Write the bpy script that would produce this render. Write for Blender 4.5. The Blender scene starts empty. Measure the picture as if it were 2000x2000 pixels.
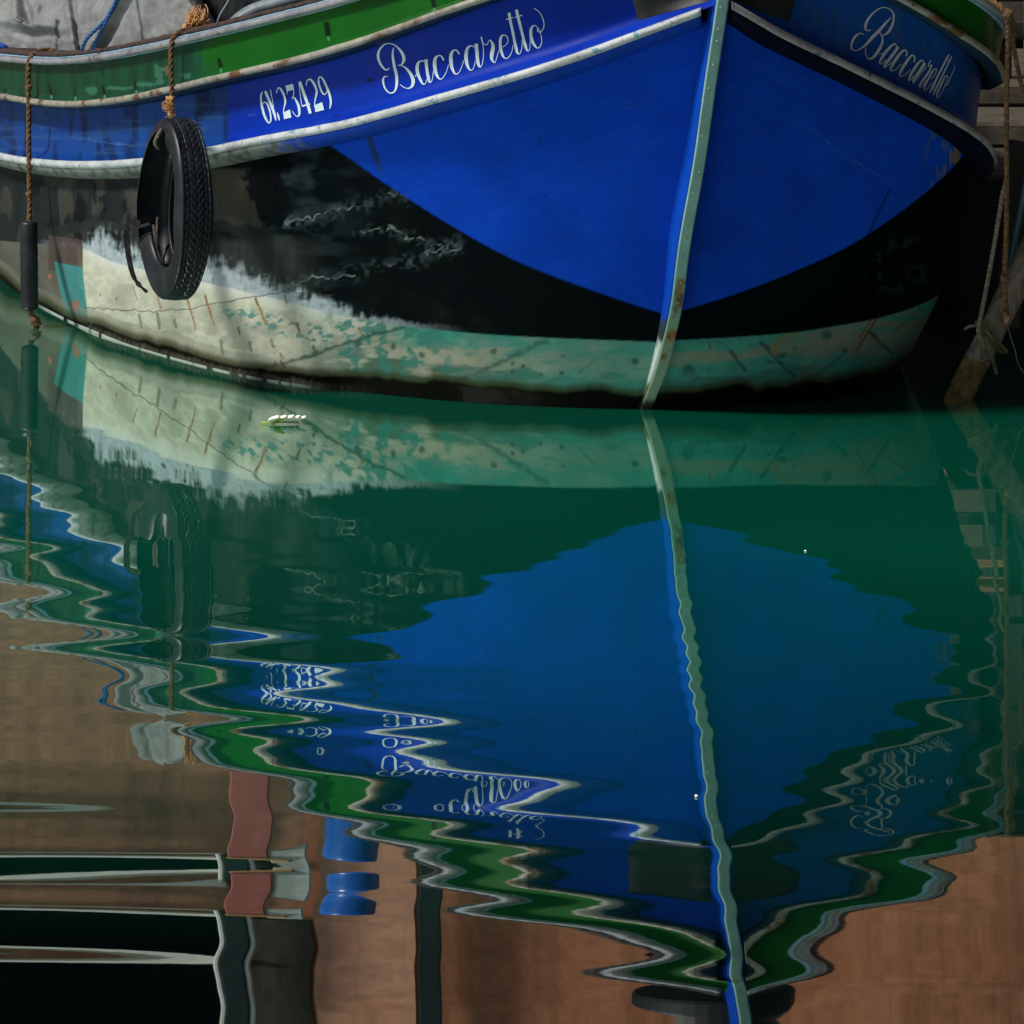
import bpy, math, random
import numpy as np
from mathutils import Vector
random.seed(7)
scene = bpy.context.scene
COL = scene.collection
A = np.array

# ------------------------------------------------------------------ camera
H, F, YH = 1.8086, 6960.0, -250.0          # eye height, focal length and horizon in drafting units
cd = bpy.data.cameras.new('camera'); cam = bpy.data.objects.new('camera', cd); COL.objects.link(cam)
cam.location = (0, 0, H); cam.rotation_euler = (math.radians(90), 0, 0)
cd.sensor_width = 36; cd.lens = F / 2000 * 36; cd.shift_y = -(1000 - YH) / 2000
cd.clip_start = 0.1; cd.clip_end = 3000
scene.camera = cam

# ------------------------------------------------------------------ sky, sun, exposure
SUN_DIR = Vector((-0.86, -0.40, 1.15)).normalized()      # towards the sun
w = bpy.data.worlds.new('World'); scene.world = w; w.use_nodes = True
nt = w.node_tree; nt.nodes.clear()
sky = nt.nodes.new('ShaderNodeTexSky'); sky.sky_type = 'NISHITA'; sky.sun_disc = False
sky.sun_elevation = math.asin(SUN_DIR.z); sky.sun_rotation = math.atan2(SUN_DIR.x, SUN_DIR.y)
bg = nt.nodes.new('ShaderNodeBackground'); bg.inputs['Strength'].default_value = 0.05
ow = nt.nodes.new('ShaderNodeOutputWorld')
nt.links.new(sky.outputs[0], bg.inputs[0]); nt.links.new(bg.outputs[0], ow.inputs[0])
sd = bpy.data.lights.new('sun', 'SUN'); so = bpy.data.objects.new('sun', sd); COL.objects.link(so)
sd.energy = 4.8; sd.angle = math.radians(10); sd.color = (1, 0.95, 0.87)
so.rotation_euler = SUN_DIR.to_track_quat('Z', 'Y').to_euler()
vs = scene.view_settings
vs.view_transform = 'Standard'; vs.look = 'None'; vs.exposure = -0.28; vs.gamma = 1

# ------------------------------------------------------------------ helpers
def P(x, y, foot):
    """drafting sheet -> metres: x across, y height on the sheet, foot = where the point stands on the water"""
    x, y, foot = (np.asarray(a, float) for a in (x, y, foot))
    Y = F * H / (foot - YH)
    return np.stack([(x - 1000) * Y / F, Y, H - (y - YH) * Y / F], -1)
def proj(p):
    p = np.asarray(p); return 1000 + F * p[..., 0] / p[..., 1], YH + F * (H - p[..., 2]) / p[..., 1]
def at_depth(x, y, Y):
    return A([(x - 1000) * Y / F, Y, H - (y - YH) * Y / F])
def mirrored(x, yr, Y):
    """a point at depth Y whose mirror image in the water stands at (x, yr) on the sheet"""
    return A([(x - 1000) * Y / F, Y, -H + (yr - YH) * Y / F])

def pchip(xk, yk, x):
    xk, yk = A(xk, float), A(yk, float); o = np.argsort(xk); xk, yk = xk[o], yk[o]
    h = np.diff(xk); d = np.diff(yk) / h; m = np.zeros(len(xk)); m[0], m[-1] = d[0], d[-1]
    for i in range(1, len(xk) - 1):
        if d[i-1] * d[i] > 0:
            w1, w2 = 2*h[i] + h[i-1], h[i] + 2*h[i-1]; m[i] = (w1 + w2) / (w1/d[i-1] + w2/d[i])
    i = np.clip(np.searchsorted(xk, x) - 1, 0, len(h) - 1); t = (x - xk[i]) / h[i]
    return ((2*t**3 - 3*t**2 + 1)*yk[i] + (t**3 - 2*t**2 + t)*h[i]*m[i] + (-2*t**3 + 3*t**2)*yk[i+1] + (t**3 - t**2)*h[i]*m[i+1])
def nspline(kx, ky, x):
    """natural cubic spline"""
    kx, ky = A(kx, float), A(ky, float); n = len(kx); h = np.diff(kx)
    M = np.zeros((n, n)); r = np.zeros((n,) + ky.shape[1:]); M[0, 0] = M[-1, -1] = 1
    for i in range(1, n - 1):
        M[i, i-1], M[i, i], M[i, i+1] = h[i-1], 2*(h[i-1] + h[i]), h[i]
        r[i] = 6*((ky[i+1] - ky[i])/h[i] - (ky[i] - ky[i-1])/h[i-1])
    m = np.linalg.solve(M, r)
    i = np.clip(np.searchsorted(kx, x) - 1, 0, n - 2); t = x - kx[i]; hh = h[i]
    if ky.ndim > 1: t, hh = t[:, None], hh[:, None]
    return ky[i] + t*((ky[i+1] - ky[i])/hh - hh*(2*m[i] + m[i+1])/6) + t*t*m[i]/2 + t**3*(m[i+1] - m[i])/(6*hh)
def curve3(pts, n):
    pts = A(pts, float); c = np.r_[0, np.cumsum(np.linalg.norm(np.diff(pts, axis=0), axis=1)**0.5 + 1e-6)]
    return nspline(c, pts, np.linspace(0, c[-1], n))
def smooth01(t): t = np.clip(t, 0, 1); return t*t*(3 - 2*t)

_tab = np.random.default_rng(3).random((256, 256))
def vn(x, y, s=0):
    x = np.asarray(x, float) + s*17.3; y = np.asarray(y, float) + s*9.7
    i, j = np.floor(x).astype(int), np.floor(y).astype(int); fx, fy = smooth01(x - i), smooth01(y - j)
    g = lambda a, b: _tab[a & 255, b & 255]
    return (g(i, j)*(1-fx) + g(i+1, j)*fx)*(1-fy) + (g(i, j+1)*(1-fx) + g(i+1, j+1)*fx)*fy
def fbm(x, y, s=0, o=4):
    r = 0; a = 0.5
    for k in range(o): r = r + a*vn(x*2**k, y*2**k, s + k); a /= 2
    return r / (1 - 0.5**o)

def link(o, parent=None):
    COL.objects.link(o)
    if parent is not None: o.parent = parent; o.matrix_parent_inverse = parent.matrix_world.inverted()
    return o
def mesh_obj(name, verts, faces, mat, parent=None, smooth=True, col=None):
    me = bpy.data.meshes.new(name); verts = np.asarray(verts, np.float32)
    if isinstance(faces, np.ndarray) and faces.ndim == 2:
        k = faces.shape[1]; nf = len(faces)
        me.vertices.add(len(verts)); me.vertices.foreach_set('co', verts.ravel())
        me.loops.add(nf*k); me.loops.foreach_set('vertex_index', faces.astype(np.int32).ravel())
        me.polygons.add(nf); me.polygons.foreach_set('loop_start', np.arange(0, nf*k, k, dtype=np.int32))
        me.update(calc_edges=True)
    else:
        me.from_pydata([tuple(map(float, v)) for v in verts], [], [tuple(map(int, f)) for f in faces])
    me.validate()
    if col is not None:
        a = me.color_attributes.new('paint', 'FLOAT_COLOR', 'POINT')
        a.data.foreach_set('color', np.c_[col, np.ones(len(col))].astype(np.float32).ravel())
    me.polygons.foreach_set('use_smooth', np.full(len(me.polygons), smooth))
    me.materials.append(mat)
    o = bpy.data.objects.new(name, me)
    if parent is not None:
        COL.objects.link(o); o.parent = parent
        q, off = parent, Vector((0, 0, 0))
        while q is not None: off += Vector(q.location); q = q.parent
        o.location = -off
        me.update(); return o
    return link(o)
def thing(name, label, cat, loc=(0, 0, 0), group=None):
    o = bpy.data.objects.new(name, None); COL.objects.link(o); o.location = loc; o.empty_display_size = 0.1
    return tag(o, label, cat, group)
def tag(o, label, cat, group=None):
    o['label'] = label; o['category'] = cat
    if group: o['group'] = group
    return o
def grid_faces(nu, nv, closed_v=False):
    i, j = np.meshgrid(np.arange(nu - 1), np.arange(nv if closed_v else nv - 1), indexing='ij')
    j2 = (j + 1) % nv
    return np.stack([i*nv + j, (i+1)*nv + j, (i+1)*nv + j2, i*nv + j2], -1).reshape(-1, 4)
class MB:
    def __init__(s): s.v = []; s.f = []; s.n = 0
    def add(s, v, f):
        s.v += [tuple(map(float, p)) for p in v]; s.f += [tuple(int(a) + s.n for a in q) for q in f]; s.n = len(s.v); return s
    def box(s, c, size, rot=None, bev=0.0):
        c = A(c, float); h = A(size, float)/2
        R = np.eye(3) if rot is None else A(rot)
        if bev <= 0:
            v = A([[x, y, z] for x in (-1, 1) for y in (-1, 1) for z in (-1, 1)])*h
            f = [(0,1,3,2),(4,6,7,5),(0,4,5,1),(2,3,7,6),(0,2,6,4),(1,5,7,3)]
        else:
            b = min(bev, h.min()*0.9); v = []; idx = {}
            for x in (-1, 1):
                for y in (-1, 1):
                    for z in (-1, 1):
                        for a in range(3):
                            q = A([x, y, z])*(h - b); q[a] = A([x, y, z])[a]*h[a]; idx[(x, y, z, a)] = len(v); v.append(q)
            f = []
            for a in range(3):
                b1, b2 = (a+1) % 3, (a+2) % 3
                for sg in (-1, 1):
                    q = []
                    for p1, p2 in ((-1,-1),(1,-1),(1,1),(-1,1)):
                        k = [0,0,0]; k[a], k[b1], k[b2] = sg, p1, p2; q.append(idx[(*k, a)])
                    f.append(q if sg > 0 else q[::-1])
            for a in range(3):
                b1, b2 = (a+1) % 3, (a+2) % 3
                for s1 in (-1, 1):
                    for s2 in (-1, 1):
                        k = [0,0,0]; k[b1], k[b2] = s1, s2; k0, k1 = k[:], k[:]; k0[a], k1[a] = -1, 1
                        q = [idx[(*k0, b1)], idx[(*k1, b1)], idx[(*k1, b2)], idx[(*k0, b2)]]
                        f.append(q if s1*s2 < 0 else q[::-1])
            for x in (-1, 1):
                for y in (-1, 1):
                    for z in (-1, 1):
                        q = [idx[(x, y, z, a)] for a in range(3)]; f.append(q if x*y*z > 0 else q[::-1])
            v = A(v)
        return s.add(v @ R.T + c, f)
    def tube(s, pts, rad, n=10, cap=True):
        pts = A(pts, float); m = len(pts); rad = np.broadcast_to(rad, (m,))
        T = np.gradient(pts, axis=0); T /= np.linalg.norm(T, axis=1)[:, None] + 1e-12
        u = np.cross(T[0], [0.3, 0.2, 1]); u /= np.linalg.norm(u); V = []
        for i in range(m):
            u = u - T[i]*(u @ T[i]); u /= np.linalg.norm(u) + 1e-12; b = np.cross(T[i], u)
            for k in range(n):
                a = 2*math.pi*k/n; V.append(pts[i] + rad[i]*(math.cos(a)*u + math.sin(a)*b))
        f = [(i*n + k, i*n + (k+1) % n, (i+1)*n + (k+1) % n, (i+1)*n + k) for i in range(m-1) for k in range(n)]
        if cap: f += [tuple(range(n))[::-1], tuple((m-1)*n + k for k in range(n))]
        return s.add(V, f)
    def rope(s, pts, r, pitch=None, n=7, fray=0.0):
        """three strands laid round each other along the path"""
        pts = A(pts, float); L = np.linalg.norm(np.diff(pts, axis=0), axis=1).sum(); pitch = pitch or r*7
        m = int(max(12, L/pitch*9)); q = curve3(pts, m) if len(pts) > 2 else np.linspace(pts[0], pts[1], m)
        T = np.gradient(q, axis=0); T /= np.linalg.norm(T, axis=1)[:, None] + 1e-12
        u = np.cross(T[0], [0.35, 0.2, 0.9]); u /= np.linalg.norm(u); U = []
        for i in range(m):
            u = u - T[i]*(u @ T[i]); u /= np.linalg.norm(u) + 1e-12; U.append(u)
        U = A(U); B = np.cross(T, U); d = np.r_[0, np.cumsum(np.linalg.norm(np.diff(q, axis=0), axis=1))]
        for k in range(3):
            a = (2*math.pi*d/pitch + k*2*math.pi/3)[:, None]
            rr = r*0.5*(1 + fray*(np.random.default_rng(k).random(m) - 0.5))[:, None]
            s.tube(q + rr*(np.cos(a)*U + np.sin(a)*B), r*0.56, n)
        return s
    def blob(s, c, r, seed=0, n=12, rough=0.25):
        c = A(c, float); r = np.broadcast_to(A(r, float), (3,)); V = []; rg = random.Random(seed); ph = [rg.random()*6 for _ in range(4)]
        for i in range(n + 1):
            th = math.pi*i/n
            for k in range(n*2):
                a = math.pi*k/n; d = A([math.sin(th)*math.cos(a), math.sin(th)*math.sin(a), math.cos(th)])
                q = 1 + rough*(math.sin(3*d[0] + ph[0] + 4*d[2])*0.5 + math.sin(5*d[1] + ph[1] - 3*d[2])*0.4 + math.sin(9*d[2] + ph[2] + 5*d[0])*0.3)
                V.append(c + r*d*q)
        m = n*2; f = [(i*m + k, (i+1)*m + k, (i+1)*m + (k+1) % m, i*m + (k+1) % m) for i in range(n) for k in range(m)]
        return s.add(V, f)
    def build(s, name, mat, parent=None, smooth=True): return mesh_obj(name, A(s.v), s.f, mat, parent, smooth)
def rotz(a): c, s = math.cos(a), math.sin(a); return A([[c, -s, 0], [s, c, 0], [0, 0, 1]])

# ------------------------------------------------------------------ materials
def mat_base(name):
    m = bpy.data.materials.new(name); m.use_nodes = True; t = m.node_tree
    return m, t, t.nodes['Principled BSDF']
def node(t, kind, **kw):
    n = t.nodes.new(kind)
    for k, v in kw.items(): setattr(n, k, v)
    return n
def noise(t, scale, detail=5, rough=0.6, stretch=None, coord='Object'):
    n = node(t, 'ShaderNodeTexNoise'); n.inputs['Scale'].default_value = scale; n.inputs['Detail'].default_value = detail; n.inputs['Roughness'].default_value = rough
    c = node(t, 'ShaderNodeTexCoord')
    if stretch:
        mp = node(t, 'ShaderNodeMapping'); mp.inputs['Scale'].default_value = stretch
        t.links.new(c.outputs[coord], mp.inputs[0]); t.links.new(mp.outputs[0], n.inputs['Vector'])
    else: t.links.new(c.outputs[coord], n.inputs['Vector'])
    return n
def ramp(t, src, stops):
    r = node(t, 'ShaderNodeValToRGB'); e = r.color_ramp.elements
    while len(e) < len(stops): e.new(0.5)
    for k, (p, c) in zip(e, stops): k.position = p; k.color = (*c, 1) if len(c) == 3 else c
    t.links.new(src, r.inputs[0]); return r
def mix(t, fac, a, b, mode='MIX'):
    m = node(t, 'ShaderNodeMix', data_type='RGBA', blend_type=mode)
    for s, v in ((0, fac), (6, a), (7, b)):
        if hasattr(v, 'links'): t.links.new(v, m.inputs[s])
        else: m.inputs[s].default_value = v if s == 0 else (*v, 1)
    return m.outputs[2]
def bump(t, p, src, strength=0.3, dist=0.003):
    b = node(t, 'ShaderNodeBump'); b.inputs['Strength'].default_value = strength; b.inputs['Distance'].default_value = dist
    t.links.new(src, b.inputs['Height']); t.links.new(b.outputs[0], p.inputs['Normal'])
def simple(name, c1, c2, scale=20, rough=0.6, bs=0.3, bd=0.003, stretch=None, lo=0.35, hi=0.65, spec=0.5):
    m, t, p = mat_base(name); n = noise(t, scale, 6, 0.65, stretch)
    r = ramp(t, n.outputs[0], [(lo, c1), (hi, c2)]); t.links.new(r.outputs[0], p.inputs['Base Color'])
    p.inputs['Roughness'].default_value = rough; p.inputs['Specular IOR Level'].default_value = spec
    bump(t, p, n.outputs[0], bs, bd); return m
def painted(name, rough=0.35, bs=0.12, bd=0.004, bscale=14, spec=0.4, speck=0.35):
    """colour comes from the brushwork stored on the mesh, the finish from noise"""
    m, t, p = mat_base(name); a = node(t, 'ShaderNodeAttribute', attribute_name='paint')
    n1 = noise(t, 6, 5, 0.6); n2 = noise(t, 90, 4, 0.7)
    c = mix(t, speck, a.outputs['Color'], ramp(t, n1.outputs[0], [(0.3, (0.55,)*3), (0.7, (1.25,)*3)]).outputs[0], 'MULTIPLY')
    c = mix(t, speck*0.6, c, ramp(t, n2.outputs[0], [(0.35, (0.7,)*3), (0.65, (1.2,)*3)]).outputs[0], 'MULTIPLY')
    t.links.new(c, p.inputs['Base Color'])
    r = ramp(t, n1.outputs[0], [(0.3, (rough - 0.04,)*3), (0.7, (rough + 0.12,)*3)]); t.links.new(r.outputs[0], p.inputs['Roughness'])
    p.inputs['Specular IOR Level'].default_value = spec
    n3 = noise(t, bscale, 6, 0.65); bump(t, p, n3.outputs[0], bs, bd); return m
def rail_mat(name, c1, c2, rust=0.62, rustc=(0.13, 0.06, 0.02), dark=(0.05, 0.045, 0.04), flake=None):
    m, t, p = mat_base(name); n1 = noise(t, 9, 6, 0.7); n2 = noise(t, 5.5, 7, 0.72); n3 = noise(t, 60, 5, 0.7)
    c = ramp(t, n1.outputs[0], [(0.35, c1), (0.65, c2)]).outputs[0]
    c = mix(t, ramp(t, n2.outputs[0], [(rust, (0,)*3), (rust + 0.07, (1,)*3)]).outputs[0], c, rustc)
    c = mix(t, ramp(t, n3.outputs[0], [(0.6, (0,)*3), (0.68, (0.8,)*3)]).outputs[0], c, dark)
    if flake:
        n4 = noise(t, 22, 6, 0.7); c = mix(t, ramp(t, n4.outputs[0], [(0.58, (0,)*3), (0.62, (1,)*3)]).outputs[0], c, flake)
    t.links.new(c, p.inputs['Base Color']); p.inputs['Roughness'].default_value = 0.5
    bump(t, p, n3.outputs[0], 0.5, 0.004); return m

M = {}
M['hull'] = painted('hull_paint', 0.5, 0.10, 0.006, 9, 0.03)
M['panel'] = painted('panel_paint', 0.42, 0.06, 0.005, 8, 0.08, speck=0.25)
M['green'] = painted('green_paint', 0.4, 0.08, 0.005, 10, 0.15, speck=0.3)
M['rail_low'] = rail_mat('white_rail', (0.36, 0.39, 0.41), (0.60, 0.63, 0.65), 0.64, flake=(0.10, 0.28, 0.38))
M['rail_shaded'] = rail_mat('shaded_white_rail', (0.20, 0.18, 0.19), (0.36, 0.325, 0.335), 0.62, flake=(0.03, 0.08, 0.16))  # white rail darkened for the right side, which only the sky lights
M['rail_up'] = rail_mat('rusty_rail', (0.20, 0.19, 0.165), (0.38, 0.36, 0.31), 0.52)
M['rail_cap'] = rail_mat('grey_rail', (0.17, 0.17, 0.20), (0.31, 0.31, 0.34), 0.57)
M['stem'] = rail_mat('stem_paint', (0.20, 0.40, 0.36), (0.30, 0.50, 0.46), 0.70, (0.18, 0.085, 0.02))
M['letter'] = simple('letter_paint', (0.50, 0.66, 0.74), (0.66, 0.78, 0.84), 40, 0.4, 0.1)
M['letter_dull'] = simple('letter_paint_dull', (0.40, 0.40, 0.46), (0.52, 0.50, 0.54), 40, 0.5, 0.1)
M['gunwale'] = simple('rotten_wood', (0.018, 0.010, 0.008), (0.075, 0.035, 0.028), 40, 0.75, 1.0, 0.01)
M['gunwale_blue'] = simple('pale_blue_paint', (0.10, 0.30, 0.50), (0.35, 0.50, 0.60), 30, 0.5, 0.6, 0.004)
M['rubber'] = simple('rubber', (0.003, 0.005, 0.008), (0.022, 0.027, 0.036), 14, 0.45, 0.5, 0.003, lo=0.42, hi=0.78)
M['rubber_worn'] = simple('worn_rubber', (0.008, 0.007, 0.008), (0.10, 0.07, 0.05), 40, 0.6, 0.5, 0.004, lo=0.5, hi=0.75)
M['black'] = simple('black_paint', (0.003, 0.003, 0.004), (0.010, 0.010, 0.013), 14, 0.55, 0.4, 0.006)
M['rope_brown'] = simple('brown_rope', (0.055, 0.028, 0.012), (0.22, 0.11, 0.045), 60, 0.9, 0.9, 0.004)
M['rope_orange'] = simple('orange_rope', (0.40, 0.18, 0.06), (0.72, 0.40, 0.18), 70, 0.9, 0.8, 0.003)
M['rope_grey'] = simple('weathered_rope', (0.10, 0.08, 0.06), (0.26, 0.22, 0.17), 80, 0.9, 0.8, 0.003)
M['rope_blue'] = simple('blue_rope', (0.006, 0.05, 0.20), (0.015, 0.13, 0.38), 70, 0.7, 0.6, 0.003)
M['rope_green'] = simple('green_rope', (0.05, 0.05, 0.02), (0.15, 0.14, 0.06), 80, 0.9, 0.8, 0.003)
M['tarp'] = simple('canvas', (0.13, 0.14, 0.145), (0.24, 0.25, 0.25), 7, 0.85, 0.45, 0.012)
M['black_cover'] = simple('black_cover', (0.008, 0.009, 0.011), (0.03, 0.032, 0.036), 9, 0.4, 0.3, 0.01)
M['cover_edge'] = simple('pale_cover_edge', (0.10, 0.15, 0.18), (0.25, 0.30, 0.32), 20, 0.5, 0.3)
M['blue_plastic'] = simple('blue_plastic', (0.01, 0.07, 0.36), (0.02, 0.12, 0.5), 20, 0.35, 0.1)
M['deck'] = simple('deck_boards', (0.03, 0.03, 0.035), (0.08, 0.075, 0.07), 12, 0.8, 0.4, 0.005, (1, 0.2, 1))
M['pole'] = simple('weathered_pole', (0.10, 0.075, 0.05), (0.32, 0.26, 0.20), 10, 0.85, 1.0, 0.012, (3, 3, 0.6))
M['pole_foot'] = simple('algae_wood', (0.05, 0.035, 0.01), (0.22, 0.15, 0.04), 16, 0.7, 0.8, 0.01, (2, 2, 0.6))
M['dark_wood'] = simple('dark_wood', (0.012, 0.010, 0.009), (0.035, 0.028, 0.022), 18, 0.7, 0.6, 0.006, (3, 3, 0.5))
M['orange_wood'] = simple('orange_wood', (0.26, 0.12, 0.05), (0.40, 0.20, 0.09), 16, 0.6, 0.4, 0.004, (0.5, 3, 3))
M['pipe'] = simple('blue_pipe', (0.04, 0.10, 0.14), (0.07, 0.15, 0.20), 16, 0.4, 0.1)
M['quay_top'] = simple('quay_concrete', (0.034, 0.029, 0.021), (0.095, 0.080, 0.058), 7, 0.9, 0.7, 0.012)
M['quay_face'] = simple('quay_shadow_face', (0.004, 0.005, 0.005), (0.016, 0.016, 0.014), 8, 0.8, 0.8, 0.02)  # weedy concrete with the face's shadow put into its colour
M['ground'] = simple('ground_paving', (0.20, 0.18, 0.16), (0.32, 0.29, 0.26), 2, 0.9, 0.3)
def plaster(name, c1, c2, dirt):
    m, t, p = mat_base(name); n1 = noise(t, 0.9, 6, 0.65); n2 = noise(t, 5, 6, 0.7); n3 = noise(t, 1.6, 6, 0.7, (1.6, 1, 0.25))
    c = ramp(t, n1.outputs[0], [(0.3, c1), (0.7, c2)]).outputs[0]
    c = mix(t, 0.7, c, ramp(t, n2.outputs[0], [(0.3, (0.55,)*3), (0.7, (1.25,)*3)]).outputs[0], 'MULTIPLY')
    c = mix(t, ramp(t, n3.outputs[0], [(0.48, (0,)*3), (0.72, (0.75,)*3)]).outputs[0], c, dirt)
    t.links.new(c, p.inputs['Base Color']); p.inputs['Roughness'].default_value = 0.95; p.inputs['Specular IOR Level'].default_value = 0.1; bump(t, p, n2.outputs[0], 0.4, 0.02); return m
M['plaster'] = plaster('terracotta_plaster', (0.50, 0.19, 0.10), (0.66, 0.28, 0.16), (0.20, 0.08, 0.045))
M['plaster_brown'] = plaster('brown_plaster', (0.24, 0.12, 0.075), (0.50, 0.25, 0.165), (0.10, 0.055, 0.035))
M['plaster_salmon'] = plaster('salmon_plaster', (0.76, 0.36, 0.23), (0.86, 0.45, 0.31), (0.42, 0.19, 0.11))
M['dark_void'] = simple('opening_shade', (0.001, 0.001, 0.001), (0.003, 0.0025, 0.002), 6, 0.8, 0.3, spec=0.0)
M['dark_panel'] = simple('brown_shutter', (0.03, 0.022, 0.014), (0.07, 0.05, 0.035), 5, 0.7, 0.3, 0.004, (4, 4, 0.5))
M['white_trim'] = simple('white_trim', (0.62, 0.64, 0.60), (0.78, 0.80, 0.76), 10, 0.6, 0.1)
M['grey_trim'] = simple('grey_trim', (0.26, 0.27, 0.25), (0.60, 0.62, 0.58), 2.5, 0.7, 0.2)
M['column_paint'] = simple('dark_green_iron', (0.006, 0.014, 0.014), (0.014, 0.026, 0.026), 12, 0.4, 0.2)
M['red_board'] = simple('red_board', (0.34, 0.085, 0.075), (0.44, 0.12, 0.10), 5, 0.6, 0.1)
M['ochre'] = simple('ochre_wood', (0.34, 0.17, 0.05), (0.50, 0.28, 0.10), 8, 0.6, 0.2)
M['blue_enamel'] = simple('blue_enamel', (0.01, 0.09, 0.42), (0.02, 0.14, 0.55), 8, 0.3, 0.05)
M['leaf'] = simple('pale_leaf', (0.80, 0.88, 0.70), (0.92, 0.95, 0.88), 60, 0.5, 0.1)
M['leaf_green'] = simple('green_leaf', (0.25, 0.45, 0.01), (0.38, 0.58, 0.03), 60, 0.5, 0.1)
M['red_flesh'] = simple('rope_end', (0.25, 0.10, 0.07), (0.40, 0.18, 0.13), 60, 0.9, 0.6)

# ------------------------------------------------------------------ water
def build_water():
    m = bpy.data.materials.new('harbour_water'); m.use_nodes = True; t = m.node_tree; t.nodes.clear()
    out = node(t, 'ShaderNodeOutputMaterial'); d = node(t, 'ShaderNodeBsdfDiffuse'); g = node(t, 'ShaderNodeBsdfGlossy'); ms = node(t, 'ShaderNodeMixShader')
    n = noise(t, 0.6, 3); c = ramp(t, n.outputs[0], [(0.3, (0.0, 0.105, 0.062)), (0.7, (0.001, 0.135, 0.080))])
    # body colour: green by the quay, near black towards the camera
    fine_ = noise(t, 1.0, 3, 0.55, (2.2, 17.0, 1.0)); bp = node(t, 'ShaderNodeBump'); bp.inputs['Strength'].default_value = 1.0; bp.inputs['Distance'].default_value = 0.000014
    t.links.new(fine_.outputs[0], bp.inputs['Height']); t.links.new(bp.outputs[0], g.inputs['Normal'])
    tc = node(t, 'ShaderNodeTexCoord'); sp_ = node(t, 'ShaderNodeSeparateXYZ'); t.links.new(tc.outputs['Object'], sp_.inputs[0])
    mr = node(t, 'ShaderNodeMapRange'); mr.inputs[1].default_value = 6.0; mr.inputs[2].default_value = 9.6; t.links.new(sp_.outputs[1], mr.inputs[0])
    cc = mix(t, mr.outputs[0], (0.0003, 0.003, 0.003), c.outputs[0]); t.links.new(cc, d.inputs[0])
    g.inputs['Color'].default_value = (0.88, 0.97, 0.92, 1); g.inputs['Roughness'].default_value = 0.012
    fr = node(t, 'ShaderNodeFresnel'); fr.inputs[0].default_value = 1.33
    ma = node(t, 'ShaderNodeMath', operation='MULTIPLY_ADD'); ma.inputs[1].default_value = 0.75; ma.inputs[2].default_value = 0.40
    t.links.new(fr.outputs[0], ma.inputs[0]); t.links.new(ma.outputs[0], ms.inputs[0])
    t.links.new(d.outputs[0], ms.inputs[1]); t.links.new(g.outputs[0], ms.inputs[2]); t.links.new(ms.outputs[0], out.inputs[0])
    y = np.arange(3.0, 21.0, 0.02); x = np.arange(-5.0, 5.01, 0.07)
    X, Y = np.meshgrid(x, y, indexing='ij'); Z = np.zeros_like(X); rg = np.random.default_rng(11)
    for lam, sl, n_, spread in ((0.44, 0.0046, 5, 0.10), (0.30, 0.0024, 5, 0.16), (0.19, 0.0018, 5, 0.16), (0.9, 0.0014, 3, 0.4)):
        for _ in range(n_):
            L = lam*rg.uniform(0.82, 1.2); th = rg.normal(0, spread) + 0.05; k = 2*math.pi/L; ph = rg.uniform(0, 6.28)
            env = 0.55 + 0.9*fbm(X*0.5, Y*0.9, rg.integers(50), 2)
            Z += sl/k/math.sqrt(n_)*1.5*env*np.sin(k*(np.cos(th)*Y + np.sin(th)*X) + ph + 1.2*fbm(X*0.35, Y*0.25, rg.integers(50), 2))
    # the hull shelters the water close to the bow
    foot = YH + F*H/Y; px = 1000 + F*X/Y
    lee = smooth01((foot - 860 - 0.10*np.clip(px - 350, 0, 700))/330)
    left = smooth01((420 - px)/420)*smooth01((foot - 760)/160)
    amp = 0.10 + 0.90*np.maximum(lee, left*0.9)
    edge = smooth01((5 - np.abs(X))/0.8)*smooth01((Y - 3)/0.6)*smooth01((21 - Y)/1.0)
    Z *= amp*edge*(0.62 + 0.38*smooth01((Y - 5.6)/1.6) + 0.6*smooth01((760 - px)/300)*smooth01((7.6 - Y)/1.2))
    v = np.stack([X, Y, Z], -1).reshape(-1, 3); f = grid_faces(len(x), len(y))
    x1, y1 = x[-1], y[-1]; R = 900.0; nv = len(v)
    ring = A([(-5, 3), (x1, 3), (x1, y1), (-5, y1), (-R, -R), (R, -R), (R, R), (-R, R)]); v = np.r_[v, np.c_[ring, np.zeros(8)]]
    f = np.r_[f, A([(4, 5, 1, 0), (5, 6, 2, 1), (6, 7, 3, 2), (7, 4, 0, 3)]) + nv]
    o = mesh_obj('water', v, f, m); o['kind'] = 'structure'
build_water()

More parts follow.
